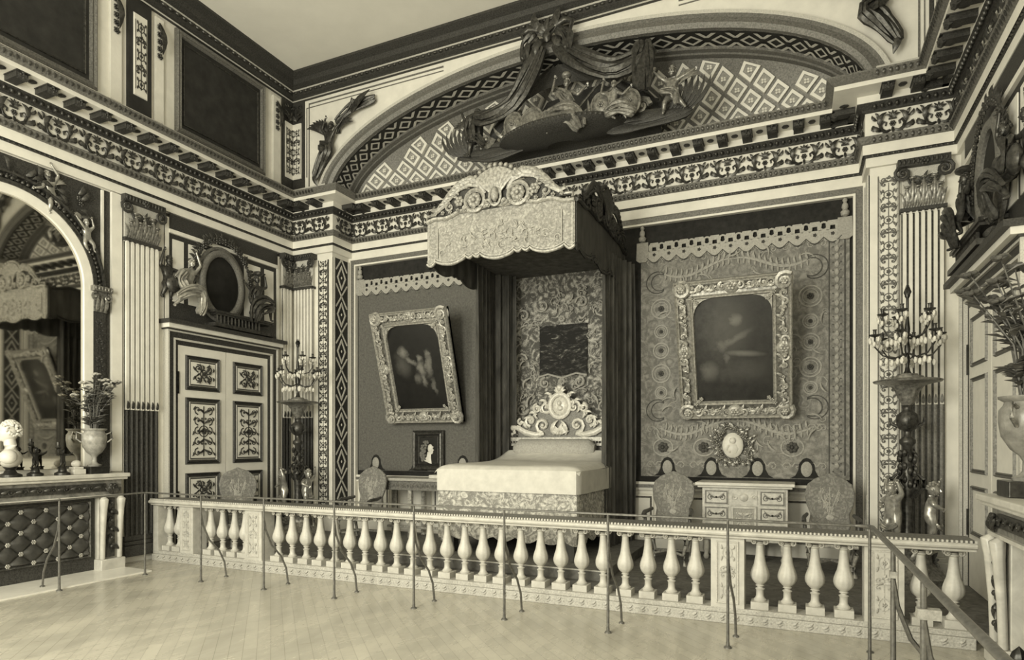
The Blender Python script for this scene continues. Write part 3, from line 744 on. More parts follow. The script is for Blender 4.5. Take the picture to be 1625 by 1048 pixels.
# ---------- doors
def door(F, y0, y1, n, plain=False):
    """double door; local x from y0 to y1 on frame F"""
    z0, z1 = PLAT, 3.32; cx = (y0+y1)/2
    b = MB(F); b.box(y0, y1, z0, z1, 0, .03); dr = st('door_%d' % n, b, 'cream_paint')
    for s in (0, 1):
        a = y0 if s == 0 else cx+.008; e = cx-.008 if s == 0 else y1
        lf = MB(F); lf.box(a, e, z0+.01, z1, .03, .06); m_ = obj('door_leaf', lf, 'cream_paint', dr)
        for (p, q) in ((.72, 1.28), (1.42, 2.50), (2.62, 3.18)):
            d = MB(F); w = .13
            if plain:
                frame_rect(d, a+w, e-w, p, q, .05, .0601, .085); obj('panel_moulding', d, 'grey_moulding', m_)
            else:
                d.box(a+w, e-w, p, q, .058, .068); frame_rect(d, a+w, e-w, p, q, .05, .07, .09)
                pm = obj('panel', d, 'dark_moulding', m_)
                c = MB(F); c.cham(a+w+.10, e-w-.10, p+.10, q-.10, .068, .075, .004); c.mi = 1; frame_rect(c, a+w+.065, e-w-.065, p+.065, q-.065, .02, .07, .085)
                c.M = F @ Matrix.Translation((0, 0, .075)); c.mi = 2
                if q-p < .6 and e-a-2*w > 0: panel_arab(c, a+w+.11, e-w-.11, p+.11, q-.11, .012)
                else: panel_arab(c, a+w+.11, e-w-.11, p+.11, q-.11, .011)
                obj('arabesque', c, ['cream_paint', 'light_moulding', 'dark_moulding'], m_)
        if s == 0: 
            k = MB(F); k.ell((e-.05, 1.15, .085), .03, 8, 6); obj('door_knob', k, 'bronze', m_)
            h = MB(F); h.box(a-.02, a+.005, 2.55, 2.9, .06, .085); h.box(a-.02, a+.005, .7, 1.0, .06, .085); obj('hinge', h, 'bronze', m_)
    # architrave of the door
    for k, (o0, o1, h, m) in enumerate(((0, .07, .06, 'dark_moulding'), (.07, .10, .10, 'light_moulding'), (.10, .19, .09, 'dark_moulding'), (.19, .215, .12, 'light_moulding'))):
        t = MB(F); t.box(y0-o1, y0-o0, PLAT, z1+o1, 0, h); t.box(y1+o0, y1+o1, PLAT, z1+o1, 0, h); t.box(y0-o0, y1+o0, z1+o0, z1+o1, 0, h)
        obj('architrave', t, m, dr)
    c = MB(F); c.box(y0-.24, y1+.24, z1+.215, z1+.235, 0, .14); c.mi = 1; c.box(y0-.26, y1+.26, z1+.235, z1+.30, 0, .20); c.mi = 0; c.box(y0-.30, y1+.30, z1+.30, z1+.36, 0, .26)
    obj('cornice', c, ['dark_moulding', 'cream_paint'], dr)
    return dr
door(FL(0, 0), 7.0, 8.86, 1)
door(FR(0, 0), -8.86, -7.0, 2, plain=True)
# panelling above each door
for n_, (F, s) in enumerate(((FL(0, 0), 1), (FR(0, 0), -1))):
    d = MB(F); l = MB(F)
    def bx(m, a, b, *r): m.box(min(s*a, s*b), max(s*a, s*b), *r)
    bx(d, 6.80, 9.18, 3.70, 5.36, 0, .02); bx(l, 6.80, 6.86, 3.70, 5.30, .02, .04); bx(l, 9.12, 9.18, 3.70, 5.30, .02, .04)
    bx(d, 6.86, 9.12, 5.12, 5.36, .02, .05); bx(l, 6.86, 9.12, 5.06, 5.12, .02, .06)
    bx(l, 6.93, 7.13, 4.0, 4.98, .02, .03); bx(l, 7.22, 7.62, 4.0, 4.98, .02, .03); bx(l, 8.35, 8.72, 4.0, 4.98, .02, .03); bx(l, 8.82, 9.04, 4.0, 4.98, .02, .03)
    st('trim_%d' % (46+n_*2), d, 'dark_moulding'); st('trim_%d' % (47+n_*2), l, 'cream_paint')
# spandrel background by the mirror, border strips
mb = MB(FL(0, 0)); mb.box(3.2, 5.80, 3.97, 5.36, 0, .02); mb.box(5.80, 6.10, 1.4, 5.36, 0, .012); st('trim_50', mb, 'dark_moulding')
mb = MB(FL(0, 0)); mb.box(5.80, 5.83, 4.05, 5.34, .02, .05); mb.box(5.94, 6.09, 1.36, 5.36, .012, .06); st('trim_51', mb, 'cream_paint')

# =================================================================== MIRROR AND LEFT FIREPLACE
MY, MR, MZ = 4.61, .95, 3.92
t = thing('arched_mirror', 'tall round-arched mirror over the marble mantelpiece on the left wall', 'mirror', (XL+.05, MY, 1.42))
pts = [(MY-MR, 1.42), (MY+MR, 1.42)]+[(MY+MR*cos(PI*i/28), MZ+MR*sin(PI*i/28)) for i in range(29)]
mb = MB(FL(0, 0)); mb.prism(pts, .021, .03); obj('glass', mb, 'mirror_glass', t)
mb = MB(FL(0, 0)); mb.mi = 0
def archband(m, r0, r1, z0, z1, zb=1.42):
    P0 = [(MY+r0*cos(PI*i/36), MZ+r0*sin(PI*i/36)) for i in range(37)]; P1 = [(MY+r1*cos(PI*i/36), MZ+r1*sin(PI*i/36)) for i in range(37)]
    P0 = [(MY+r0, zb)]+P0+[(MY-r0, zb)]; P1 = [(MY+r1, zb)]+P1+[(MY-r1, zb)]
    for i in range(len(P0)-1):
        a, b, c, d = P0[i], P1[i], P1[i+1], P0[i+1]
        m.add([(a[0], a[1], z0), (b[0], b[1], z0), (c[0], c[1], z0), (d[0], d[1], z0), (a[0], a[1], z1), (b[0], b[1], z1), (c[0], c[1], z1), (d[0], d[1], z1)], [(4, 5, 6, 7), (0, 4, 7, 3), (1, 2, 6, 5)], False)
archband(mb, MR-.01, MR+.11, .02, .07); obj('pale_arch', mb, 'cream_paint', t)
mb = MB(FL(0, 0)); archband(mb, MR+.11, MR+.16, .02, .09, 3.95); archband(mb, MR+.24, MR+.27, .02, .10, 3.95); archband(mb, MR+.16, MR+.24, .02, .05, 3.95)
for i in range(60): a = PI*i/60; mb.ell((MY+(MR+.20)*cos(a), MZ+(MR+.20)*sin(a), .06), (.03, .03, .03), 5, 4)
obj('gilded_arch', mb, 'gilding', t)
for s in (-1, 1):
    mb = MB(FL(0, 0)); a = MY+s*(MR+.12); b = MY+s*(MR+.28); mb.box(min(a, b), max(a, b), 1.42, 3.60, .02, .07); arab(mb, (a+b)/2, 1.5, .12, 2.0, .008, .075)
    obj('side_pilaster', mb, 'dark_moulding', t)
    mb = MB(FL(0, 0)); c = (a+b)/2; mb.box(c-.13, c+.13, 3.88, 3.95, .02, .16); mb.box(c-.09, c+.09, 3.60, 3.88, .02, .09)
    for q in (-1, 1): scroll(mb, c+q*.085, 3.80, .06, PI/2, 1.5, -q, .018, .12)
    for k in range(3): leaf(mb, c-.06+.06*k, 3.6, PI/2, .2, .03, 0, .09)
    for k in range(6): mb.ell((c-.11+.044*k, 3.915, .165), (.018, .03, .015), 5, 4)
    obj('bracket_capital', mb, 'bright_gilding', t)

def fireplace(label, F, c, hw, loc, fx, kind):
    """F local: x along wall, y up, z out; body from c-hw to c+hw"""
    t = thing('fireplace', label, 'fireplace', loc)
    sh = MB(F); sh.box(c-hw-.04, c+hw+.04, 1.29, 1.345, 0, fx+.05); sh.box(c-hw-.02, c+hw+.02, 1.255, 1.29, 0, fx+.025); obj('mantel_shelf', sh, 'pale_marble', t, bevel=.012)
    fz = MB(F); fz.box(c-hw+.02, c+hw-.02, 1.04, 1.255, 0, fx-.05); obj('frieze', fz, 'red_marble', t, bevel=.008)
    fo = MB(F); fo.box(c-hw+.26, c+hw-.26, 1.10, 1.21, fx-.05, fx-.03)
    m = int((hw*2-.5)/.16)
    for i in range(m): x = c-hw+.3+i*.16; scroll(fo, x, 1.155, .04, 0, 1.2, 1 if i % 2 else -1, .012, fx-.025, 8); leaf(fo, x+.05, 1.155, 0, .09, .018, .4, fx-.025)
    obj('frieze_ornament', fo, 'gilding', t)
    ln = MB(F); ln.box(c-hw+.02, c+hw-.02, 1.02, 1.05, 0, fx-.02); obj('fillet', ln, 'pale_marble', t)
    for s in (-1, 1):
        j = MB(F); a = c+s*hw; b = c+s*(hw-.34); lo, hi = min(a, b), max(a, b)
        j.box(lo, hi, .0, .16, 0, fx+.0); j.box(lo+.02, hi-.02, .16, 1.04, 0, fx-.10)
        for q in (lo+.05, hi-.05):
            j.tube([(q, .16, fx-.06), (q, .5, fx-.05), (q, .85, fx-.03), (q, .98, fx-.02), (q, 1.03, fx-.06)], [.035, .035, .045, .06, .02], 8)
        obj('jamb', j, 'pale_marble', t, bevel=.008)
        g = MB(F); x = (lo+hi)/2; g.box(x-.06, x+.06, .18, 1.0, fx-.10, fx-.07)
        for k in range(6): leaf(g, x, .98-.12*k, -PI/2+(.5 if k % 2 else -.5), .15, .03, .3, fx-.06); g.ell((x, .93-.12*k, fx-.04), (.03, .03, .03), 6, 4)
        for k in range(5): leaf(g, x, 1.06, PI/2+(k-2)*.45, .14, .03, 0, fx-.03)
        rosette(g, x, 1.14, .08, fx-.03, 6); obj('bronze_mount', g, 'gilding', t)
    a, b = c-hw+.34, c+hw-.34
    bk = MB(F); bk.box(a, b, .04, 1.03, 0, .05); obj('hearth_back', bk, 'fire_soot', t)
    if kind == 'board':
        fb = MB(F); z = fx-.16; fb.box(a, b, .02, 1.02, z-.04, z); obj('fireboard', fb, 'dark_moulding', t, label='dark fireboard')
        fr_ = MB(F); frame_rect(fr_, a+.02, b-.06, .20, .98, .05, z+.005, z+.045); fr_b = obj('board_frame', fr_, 'bright_gilding', t)
        lt = MB(F); dx, dy = .145, .13; x0, x1, y0, y1 = a+.07, b-.10, .25, .94
        def qf(u, v):
            x = x0+(x1-x0)*u; y = y0+(y1-y0)*v; p = (x-x0)/(2*dx)+(y-y0)/(2*dy); q = (x-x0)/(2*dx)-(y-y0)/(2*dy)
            return (x, y, z+.004+.055*(abs(sin(PI*p))*abs(sin(PI*q)))**.55)
        lt.grid(qf, 150, 70); lt.mi = 1
        for i in range(-1, 16):
            for j in range(0, 7):
                if (i+j) % 2: continue
                x, y = x0+i*dx, y0+j*dy
                if x0-.01 < x < x1+.01 and y < y1: rosette(lt, x, y, .034, z+.02, 6)
        obj('quilted_panel', lt, ['quilt_leather', 'pale_gilding'], t)
    return t
fireplace('red and white marble fireplace closed by a quilted board under the arched mirror', FL(0, 0), 4.61, 1.34, (XL+.02, 4.61, 0), .34, 'board')
mb = MB(); mb.box(XL, -8.09, 2.0, 5.93, 0, .018); st('trim_52', mb, 'pale_slab')
fireplace('marble fireplace at the right edge of the view, carrying the big flower vase', FR(0, 0), -4.96, 1.36, (XR-.02, 4.96, 0), .48, 'open')

# =================================================================== BALUSTRADE
bal = thing('balustrade', 'long carved and gilded balustrade closing off the bed alcove', 'balustrade', (-3.72, YB, 0))
BX0, BX1 = XL+.13, 1.38
mb = MB(); mb.box(BX0, BX1, YB-.15, YB+.15, .0, .10); mb.box(BX0, BX1, YB-.13, YB+.11, .10, .15); obj('plinth', mb, 'carved_stone', bal, bevel=.006)
mb = MB(); mb.box(BX0, BX1, YB-.17, YB+.17, .835, .86); 
mb.M = Matrix(((0,0,1,0),(1,0,0,0),(0,1,0,0),(0,0,0,1))); mb.prism([(YB-.19, .86), (YB+.19, .86), (YB+.21, .885), (YB+.19, .912), (YB-.19, .912), (YB-.205, .90), (YB-.21, .885), (YB-.205, .87)], BX0, BX1)
mb.M = Matrix.Identity(4); mb.mi = 1; mb.box(BX0, BX1, YB-.19, YB+.19, .912, .928); obj('handrail', mb, ['white_stone', 'grey_moulding'], bal, bevel=.006)
mb = MB()
x = BX0+.03
while x < BX1: mb.box(x, x+.016, YB-.20, YB-.18, .913, .934); x += .034
obj('rail_reeding', mb, 'light_moulding', bal)
prof = [(.055, .22), (.06, .235), (.045, .25), (.036, .27), (.034, .325), (.045, .34), (.026, .352), (.026, .362), (.042, .37), (.03, .38), (.048, .395), (.066, .415), (.079, .44), (.084, .465), (.083, .49), (.076, .52), (.066, .55), (.057, .58), (.049, .62), (.043, .66), (.038, .71), (.034, .755), (.034, .765), (.045, .773), (.045, .783), (.034, .79), (.04, .80)]
bmb = MB(); bmb.box(-.08, .08, -.08, .08, .15, .22)
bmb.lathe(prof, 30, mod=lambda th, j, z: 1+(.045*cos(10*th) if .40 < z < .56 else 0))
for s in (-1, 1):
    for yy in (-.045, .045):
        m2 = MB(Matrix(((1,0,0,0),(0,0,-1,yy),(0,1,0,0),(0,0,0,1)))); scroll(m2, s*.05, .80, .03, PI/2, 1.3, -s, .010, 0, 10); mb_merge_raw(bmb, m2)
bmb.box(-.07, .07, -.06, .06, .818, .835)
first = obj('baluster', bmb, 'white_stone', bal, local=True)
bxs = [-6.50+.2416*i for i in range(24)]+[-7.795, -7.56, -7.325, -7.12, -8.66, -8.447]+[-.334, -.089, .151, .392, 1.002, 1.246]
for i, x in enumerate(bxs):
    o = first if i == 0 else first.copy()
    if i: COL.objects.link(o); o.parent = bal
    o.location = (x+3.72, 0, 0)
for (a, b) in ((-8.30, -8.02), (-7.00, -6.69), (-.78, -.47), (.55, .86), (BX0, -8.76)):
    mb = MB(); mb.box(a, b, YB-.125, YB+.11, .15, .835); mb.mi = 1; F = FB(0, 0, YB-.125)
    if b-a > .2: 
        mb.M = F; frame_rect(mb, a+.05, b-.05, .19, .80, .015, .004, .012); mb.mi = 2; arab(mb, (a+b)/2, .22, (b-a)-.14, .56, .007, .002)
    obj('pedestal', mb, ['white_stone', 'light_moulding', 'carved_stone'], bal)
mb = MB(FB(0, 0, YB-.15)); x = BX0+.1
while x < BX1-.1:
    leaf(mb, x, .055, 0, .07, .012, .5, .0); leaf(mb, x+.07, .05, PI, .05, .010, .6, .0); mb.ell((x+.09, .05, 0), (.012, .012, .006), 5, 3); x += .13
obj('plinth_carving', mb, 'carved_stone', bal)

# visitor barrier of thin iron rods
bar = thing('visitor_barrier', 'thin iron visitor barrier of slender posts and one rail, in front of the balustrade', 'barrier', (-3.7, 5.73, 0))
ZR = 1.10; RY = 5.73
main = [(-8.02, 4.69), (-7.95, RY), (-6.90, RY), (-5.84, RY), (-4.78, RY), (-3.72, RY), (-2.66, RY), (-1.60, RY), (-.545, RY), (.52, RY)]
mb = MB(); mb.tube([(-8.06, 3.2, ZR-.02), (-8.02, 4.69, ZR-.02)], .011, 6); mb.tube([(-8.02, 4.69, ZR-.02), (-7.95, RY-.06, ZR), (-7.93, RY, ZR), (-7.85, RY, ZR)], .011, 6)
mb.tube([(-7.95, RY, ZR), (.42, RY, ZR)], .011, 6)
mb.tube([(.42, RY, ZR), (.49, RY-.02, ZR), (.53, RY-.08, ZR)], [.012, .017, .02], 8); mb.tube([(.53, RY-.08, ZR), (.57, 2.2, ZR-.0)], .019, 10); obj('rail', mb, 'iron_rod', bar)
for i, (x, y) in enumerate(main+[(.555, 4.68), (.56, 3.64)]):
    f = 1.0 if i < 10 else 1.3
    p = MB(); p.tube([(x, y, 0), (x, y, ZR)], [.014*f, .011*f], 8); p.lathe([(.035, 0), (.03, .012), (.016, .02), (.015, .05)], 10, (x, y, 0)); obj('post', p, 'iron_rod', bar)
    if i == 0: d = (-.33, 0)
    elif i < 10: d = (.035, .36)
    else: d = (.30, 0.03)
    if i == 1: continue
    q = MB(); q.tube([(x, y, .88), (x+d[0]*.08, y+d[1]*.08, .72), (x+d[0]*.32, y+d[1]*.32, .52), (x+d[0]*.72, y+d[1]*.72, .36), (x+d[0]*.93, y+d[1]*.93, .2), (x+d[0], y+d[1], .018)], .012*f, 7)
    q.lathe([(.03, 0), (.026, .012), (.013, .02)], 10, (x+d[0], y+d[1], .018 if i == 0 else 0)); obj('brace', q, 'iron_rod', bar)
q = MB(); q.box(.53, .63, 3.61, 3.67, .90, .95); q.box(.535, .575, 4.65, 4.71, .90, .94); obj('clamp', q, 'light_grey', bar)

# =================================================================== BED
BED = (CX-.02, 8.9, PLAT)
bx0, bx1, by0, by1 = -4.64, -2.56, 7.75, 9.95
mb = MB(); mb.box(-5.1, -2.1, 7.35, 10.05, PLAT, PLAT+.13); mb.mi = 1; mb.box(-5.1, -2.1, 7.34, 7.36, PLAT+.115, PLAT+.135); o = obj('bed_step', mb, ['carpet', 'light_moulding'], None, origin=(-3.6, 8.7, PLAT), bevel=.01); tag(o, 'low carpeted step under the state bed', 'step')
PZ = PLAT+.13
bed = thing('state_bed', 'tall draped state bed with white cover and carved gilded headboard', 'bed', (-3.6, 8.85, PZ))
mb = MB(); mb.box(bx0+.06, bx1-.06, by0+.06, by1, .62, 1.3)
for x in (bx0+.15, bx1-.15):
    for y in (by0+.15, by1-.15): mb.box(x-.07, x+.07, y-.07, y+.07, PZ, .62)
obj('bedstead', mb, 'wood_dark', bed)
mb = MB()
def cover(u, v):
    # wraps the mattress: u around (left->front->right), v down
    return None
def skirt(zt, zb, off, n=80, sc=0, fold=.008):
    m = MB(); pth = []
    L1, L2 = by1-by0, bx1-bx0; tot = 2*L1+L2
    for i in range(n+1):
        s = tot*i/n
        if s < L1: p = (bx0-off, by1-s, -1, 0)
        elif s < L1+L2: p = (bx0+(s-L1), by0-off, 0, -1)
        else: p = (bx1+off, by0+(s-L1-L2), 1, 0)
        pth.append((p, s))
    rows = 5; vs = []
    for j in range(rows+1):
        for (p, s) in pth:
            f = fold*sin(s*14+.7*sin(s*3))*(j/rows)
            zz = zt+(zb-zt)*j/rows
            if sc and j == rows: zz -= sc*abs(sin(s*PI/.34))
            vs.append((p[0]+p[2]*f, p[1]+p[3]*f, zz))
    fs = [(j*(n+1)+i, (j+1)*(n+1)+i, (j+1)*(n+1)+i+1, j*(n+1)+i+1) for j in range(rows) for i in range(n)]
    m.add(vs, fs, True); return m
obj('bed_skirt', skirt(1.14, .50, .0, 120, .07, .012), 'bed_skirt_cloth', bed, label='pale embroidered bed skirt with scalloped edge')
# white cover: rounded box top plus overhang
mb = MB()
def ctop(u, v):
    x = bx0-.03+(bx1-bx0+.06)*u; y = by0-.03+(by1-.25-by0)*v
    ex = min(u, 1-u)*(bx1-bx0); ey = v*(by1-by0)
    z = 1.46-.06*math.exp(-ex/.05)-.06*math.exp(-ey/.05)+.05*v*sin(PI*u)**.5+.008*sin(9*u+4*v)*sin(7*v)
    if v > .72: z += .16*((v-.72)/.28)**2*min(1, ex/.25)
    return (x, y, z)
mb.grid(ctop, 40, 40, flip=False)
sk = skirt(1.40, 1.10, .03, 120, 0, .006)
mb_merge_raw(mb, sk); obj('bed_cover', mb, 'bed_cover', bed, label='white quilted bed cover')
mb = MB()
mb.tube([(bx0+.35, by1-.28, 1.66), (bx0+.45, by1-.28, 1.67), (bx1-.45, by1-.28, 1.67), (bx1-.35, by1-.28, 1.66)], [.08, .16, .16, .08], 14, cap=True); obj('bolster', mb, 'applique_light', bed)
# headboard
hb = MB(FB(-3.57, 0, by1-.02))
hb.box(-.95, .95, .62, 1.83, 0, .05)
obj('headboard_panel', hb, 'grey_moulding', bed)
hb = MB(FB(-3.57, 0, by1-.07)); hb.box(-.98, .98, 1.80, 1.86, -.02, .06); hb.box(-.95, .95, 1.72, 1.76, -.02, .05)
for i in range(38): hb.ell((-.93+i*.05, 1.78, .05), (.02, .022, .02), 5, 4)
obj('headboard_rail', hb, 'pale_gilding', bed)
hb = MB(FB(-3.57, 0, by1-.06))
for s in (-1, 1):
    hb.tube([(s*.28, 1.92, .02), (s*.42, 1.90, .04), (s*.6, 1.94, .04), (s*.74, 2.02, .04), (s*.86, 2.03, .04), (s*.91, 1.96, .04), (s*.85, 1.91, .04), (s*.80, 1.95, .04)], [.03, .05, .055, .05, .04, .035, .028, .02], 7, .8)
    scroll(hb, s*.30, 2.06, .13, -PI/2, 1.4, s, .035, .03); scroll(hb, s*.52, 2.14, .10, -PI/2, 1.4, s, .03, .03); scroll(hb, s*.24, 2.36, .11, 0, 1.3, s, .03, .03)
    scroll(hb, s*.40, 2.34, .08, PI/2, 1.2, -s, .025, .03); scroll(hb, s*.70, 2.12, .06, PI/2, 1.2, -s, .02, .03)
    for k in range(9):
        u = k/8; x_ = s*(.16+.74*u); y_ = 1.98+.60*(1-u)**1.5; rosette(hb, x_, y_-.03, .045, .03, 5); leaf(hb, x_, y_-.02, PI/2-s*(.5+.4*u), .11, .022, -s*.9, .02); leaf(hb, x_-s*.05, y_-.1, PI/2-s*1.2, .12, .02, s*.9, .03)
    leaf(hb, s*.1, 1.90, PI/2-s*.5, .25, .04, s*.8, .02)
ring(hb, 0, 2.38, .17, .19, .04, .03, 24, 7); hb.ell((0, 2.38, .02), (.13, .15, .03), 12, 6); hb.ell((0, 2.42, .05), (.04, .05, .04)); hb.ell((.01, 2.34, .04), (.06, .05, .03))
palmette(hb, 0, 1.9, .22, .02, 7, .03); hb.ell((0, 2.68, .03), (.06, .06, .05)); palmette(hb, 0, 2.60, .14, .02, 5, .03); rosette(hb, 0, 1.96, .07, .04)
hb.mi = 1; hb.prism([(-.9, 1.86), (.9, 1.86), (.80, 1.98), (.55, 2.16), (.35, 2.34), (.2, 2.50), (0, 2.6), (-.2, 2.50), (-.35, 2.34), (-.55, 2.16), (-.80, 1.98)], -.03, 0); hb.mi = 0
obj('headboard_carving', hb, ['headboard_gilding', 'grey_moulding'], bed, label='pale carved headboard crest with scrolls and central medallion')
# cloth hung behind the bed with a woven landscape
mb = MB(FB(-3.6, 0, Y2-.06)); mb.grid(lambda u, v: (-1.02+2.04*u, 1.2+3.55*v, .012*sin(u*26)), 40, 4); obj('backcloth', mb, 'bed_backcloth', bed, label='embroidered hanging behind the bed')
land = swirl_mat('woven_landscape', .012, .05, .26, 3.4, thr=(.40, .52, .62), sc=(1, 1, 2.2))
mb = MB(); mb.box(-.42, .42, -.01, .0, -.45, .40); lo = obj('woven_panel', mb, land, bed, local=True); lo.location = Vector((-3.58, Y2-.085, 3.35))-bed.location
bc = MB(FB(-3.6, 0, Y2-.09)); 
bc.tube([(-.42, 2.89, 0), (-.25, 2.93, 0), (0, 2.86, 0), (.25, 2.93, 0), (.44, 2.89, 0)], .02, 5); rosette(bc, 0, 2.80, .07, 0, 7); rosette(bc, 0, 3.85, .07, 0, 7)
rg = random.Random(21)
for k in range(70):
    x = rg.uniform(-.95, .95); y = rg.uniform(1.95, 4.6)
    if abs(x) < .48 and 2.85 < y < 3.8: continue
    scroll(bc, x, y, rg.uniform(.04, .09), rg.uniform(0, 6), 1.1, rg.choice((-1, 1)), .011, 0, 8); rosette(bc, x+.07, y, rg.uniform(.02, .04), 0, 5); leaf(bc, x, y, rg.uniform(0, 6), .13, .013, .7, 0)
for s in (-1, 1):
    scroll(bc, s*.30, 2.78, .10, PI/2, 1.3, -s, .022, .0); scroll(bc, s*.72, 2.35, .12, 0, 1.3, s, .022, 0); scroll(bc, s*.75, 3.2, .12, 0, 1.3, -s, .022, 0); scroll(bc, s*.70, 3.95, .12, PI, 1.3, s, .022, 0); scroll(bc, s*.35, 4.1, .12, PI, 1.3, -s, .022, 0)
    for k in range(4): leaf(bc, s*(.62+.07*k), 2.4+.3*k, PI/2-s*.3, .2, .02, s*.8, 0)
obj('backcloth_embroidery', bc, 'applique_mid', bed)
# canopy
CX0, CX1, CY0, CY1, CZ0, CZ1 = -4.67, -2.53, 7.54, Y2-.10, 4.18, 4.79
mb = MB(); mb.box(CX0+.04, CX1-.04, CY0+.04, CY1, 4.60, 4.72); obj('tester', mb, 'velvet', bed)
def vtop(u): # wavy upper outline of the valance
    return CZ1+.10*sin(PI*u)+.018*sin(u*2*PI*5)
def vbot(u):
    k = u*3.0; f = k-int(min(k, 2.999)); lob = -.085*max(0, sin(PI*min(1, max(0, (f-.16)/.68))))**.6
    small = -.035*abs(sin(PI*(f/.16))) if f < .16 else (-.035*abs(sin(PI*((1-f)/.16))) if f > .84 else 0)
    return CZ0+.09+lob+small+(.0 if .06 < u < .94 else -.05)
def valance(fn, name, m, edge, n=96):
    mb = MB(); 
    def g(o): return lambda u, v: fn(u, vbot(u)+(vtop(u)-vbot(u))*v, o+.012*sin(u*60)*(1-v)*.6)
    mb.grid(g(0), n, 8); mb.grid(g(-.02), n, 8, flip=True)
    v_ = obj(name, mb, m, bed)
    e = MB(); e.tube([fn(i/n, vbot(i/n)+.012, .012) for i in range(n+1)], .017, 6); e.tube([fn(i/n, vbot(i/n)+.05, .008) for i in range(n+1)], .008, 4)
    for q in (.015, .985): e.tube([fn(q, vbot(q)+(vtop(q)-vbot(q))*k/6, .006) for k in range(7)], .010, 4)
    obj('fringe', e, edge, v_)
    w = MB(); w.tube([fn(i/n, vtop(i/n)+.01, .02) for i in range(n+1)], .028, 6); obj('cornice_roll', w, edge, v_)
    return v_
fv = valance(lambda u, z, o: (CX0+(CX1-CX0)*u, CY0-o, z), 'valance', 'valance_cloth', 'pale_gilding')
sv = valance(lambda u, z, o: (CX1+o, CY0+(CY1-CY0)*u, z), 'valance', 'velvet', 'dark_moulding')  # side turned from the windows: its shade is put into dark cloth and edging
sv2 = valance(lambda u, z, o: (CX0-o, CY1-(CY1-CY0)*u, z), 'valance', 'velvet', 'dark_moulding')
em = MB(FB(-3.6, 0, CY0-.012))
rg = random.Random(31)
for k in range(46):
    x = rg.gauss(0, .42); y = 4.47+rg.uniform(-.10, .16)*(1.2-abs(x))
    if abs(x) > .92: continue
    rosette(em, x, y, rg.uniform(.014, .030), 0, 5); leaf(em, x, y, rg.uniform(0, 6), .08, .008, .7, 0)
for x in (-.9, .9): em.tube([(x, 4.30, 0), (x, 4.70, 0)], .008, 4); scroll(em, x*.93, 4.36, .05, 0, 1.2, 1, .009, 0)
obj('embroidery', em, 'applique_light', fv)
def crest(F, name, m, L=1.05):
    c = MB(F)
    P = [(-.98*L, 0), (.98*L, 0), (.93*L, .07), (.78*L, .10), (.66*L, .22), (.50*L, .32), (.30*L, .30), (.15*L, .26), (.12*L, .40), (0, .46), (-.12*L, .40), (-.15*L, .26), (-.30*L, .30), (-.50*L, .32), (-.66*L, .22), (-.78*L, .10), (-.93*L, .07)]
    c.mi = 1; c.prism(P, -.03, .01); c.mi = 0
    for k in range(9):
        a = PI/2+(k-4)*.19; c.tube([(0, .12, .04), (.22*cos(a), .12+.22*sin(a), .07), (.38*cos(a), .12+.38*sin(a), .05)], [.015, .032, .045], 6, .7); c.ell((.42*cos(a), .12+.42*sin(a), .05), .034, 6, 5)
    c.ell((0, .15, .07), (.055, .10, .05), 10, 7); ring(c, 0, .13, .08, .12, .02, .06, 18)
    for s in (-1, 1):
        rosette(c, s*.30*L, .13, .11, .03, 8); ring(c, s*.30*L, .13, .14, .14, .028, .03, 20)
        for q, rr in ((0, .055), (1, .035)):
            p = [(s*(.15-.0*q)*L, .20+.0*q, .03), (s*.22*L, .34-.03*q, .04), (s*.36*L, .41-.05*q, .04), (s*.52*L, .37-.05*q, .04), (s*.66*L, .25-.04*q, .04), (s*.76*L, .13-.02*q, .04), (s*.84*L, .07, .04), (s*.91*L, .09, .04), (s*.89*L, .14, .03)]
            c.tube(p, [.02, rr, rr*1.1, rr, rr*.9, rr*.8, rr*.7, .028, .02], 7, .6)
        for k in range(12):
            u = k/11; x = s*(.20+.50*u)*L; y = .37+.09*sin(PI*min(1, u*1.35))-.20*u*u; leaf(c, x, y-.03, PI/2-s*(1.0+.3*u), .13, .020, -s*.6, .05)
        rosette(c, s*.52*L, .15, .08, .03, 6); scroll(c, s*.66*L, .10, .07, PI/2, 1.3, -s, .022, .03); scroll(c, s*.44*L, .06, .05, 0, 1.3, s, .018, .03); scroll(c, s*.58*L, .24, .05, 0, 1.3, -s, .016, .03); scroll(c, s*.12*L, .06, .05, 0, 1.3, -s, .018, .05)
        for k in range(8): rosette(c, s*(.10+.11*k)*L, .03, .035, .04, 5)
        c.tube([(s*.88*L, .03, .02), (s*1.0*L, .02, .02), (s*1.0*L, -.03, .02)], .018, 5)
    return obj(name, c, m, bed)
crest(FB(-3.6, 4.86, CY0-.01), 'canopy_crest', ['crest_gilding', 'dark_moulding']).__setitem__('label', 'pale gilded canopy crest with shell and plumes')
crest(FL((CY0+CY1)/2, 4.84, CX1+.01), 'canopy_crest', ['dark_moulding', 'black_cloth'], 1.2)  # same crest as the pale one, its shaded side painted in dark materials
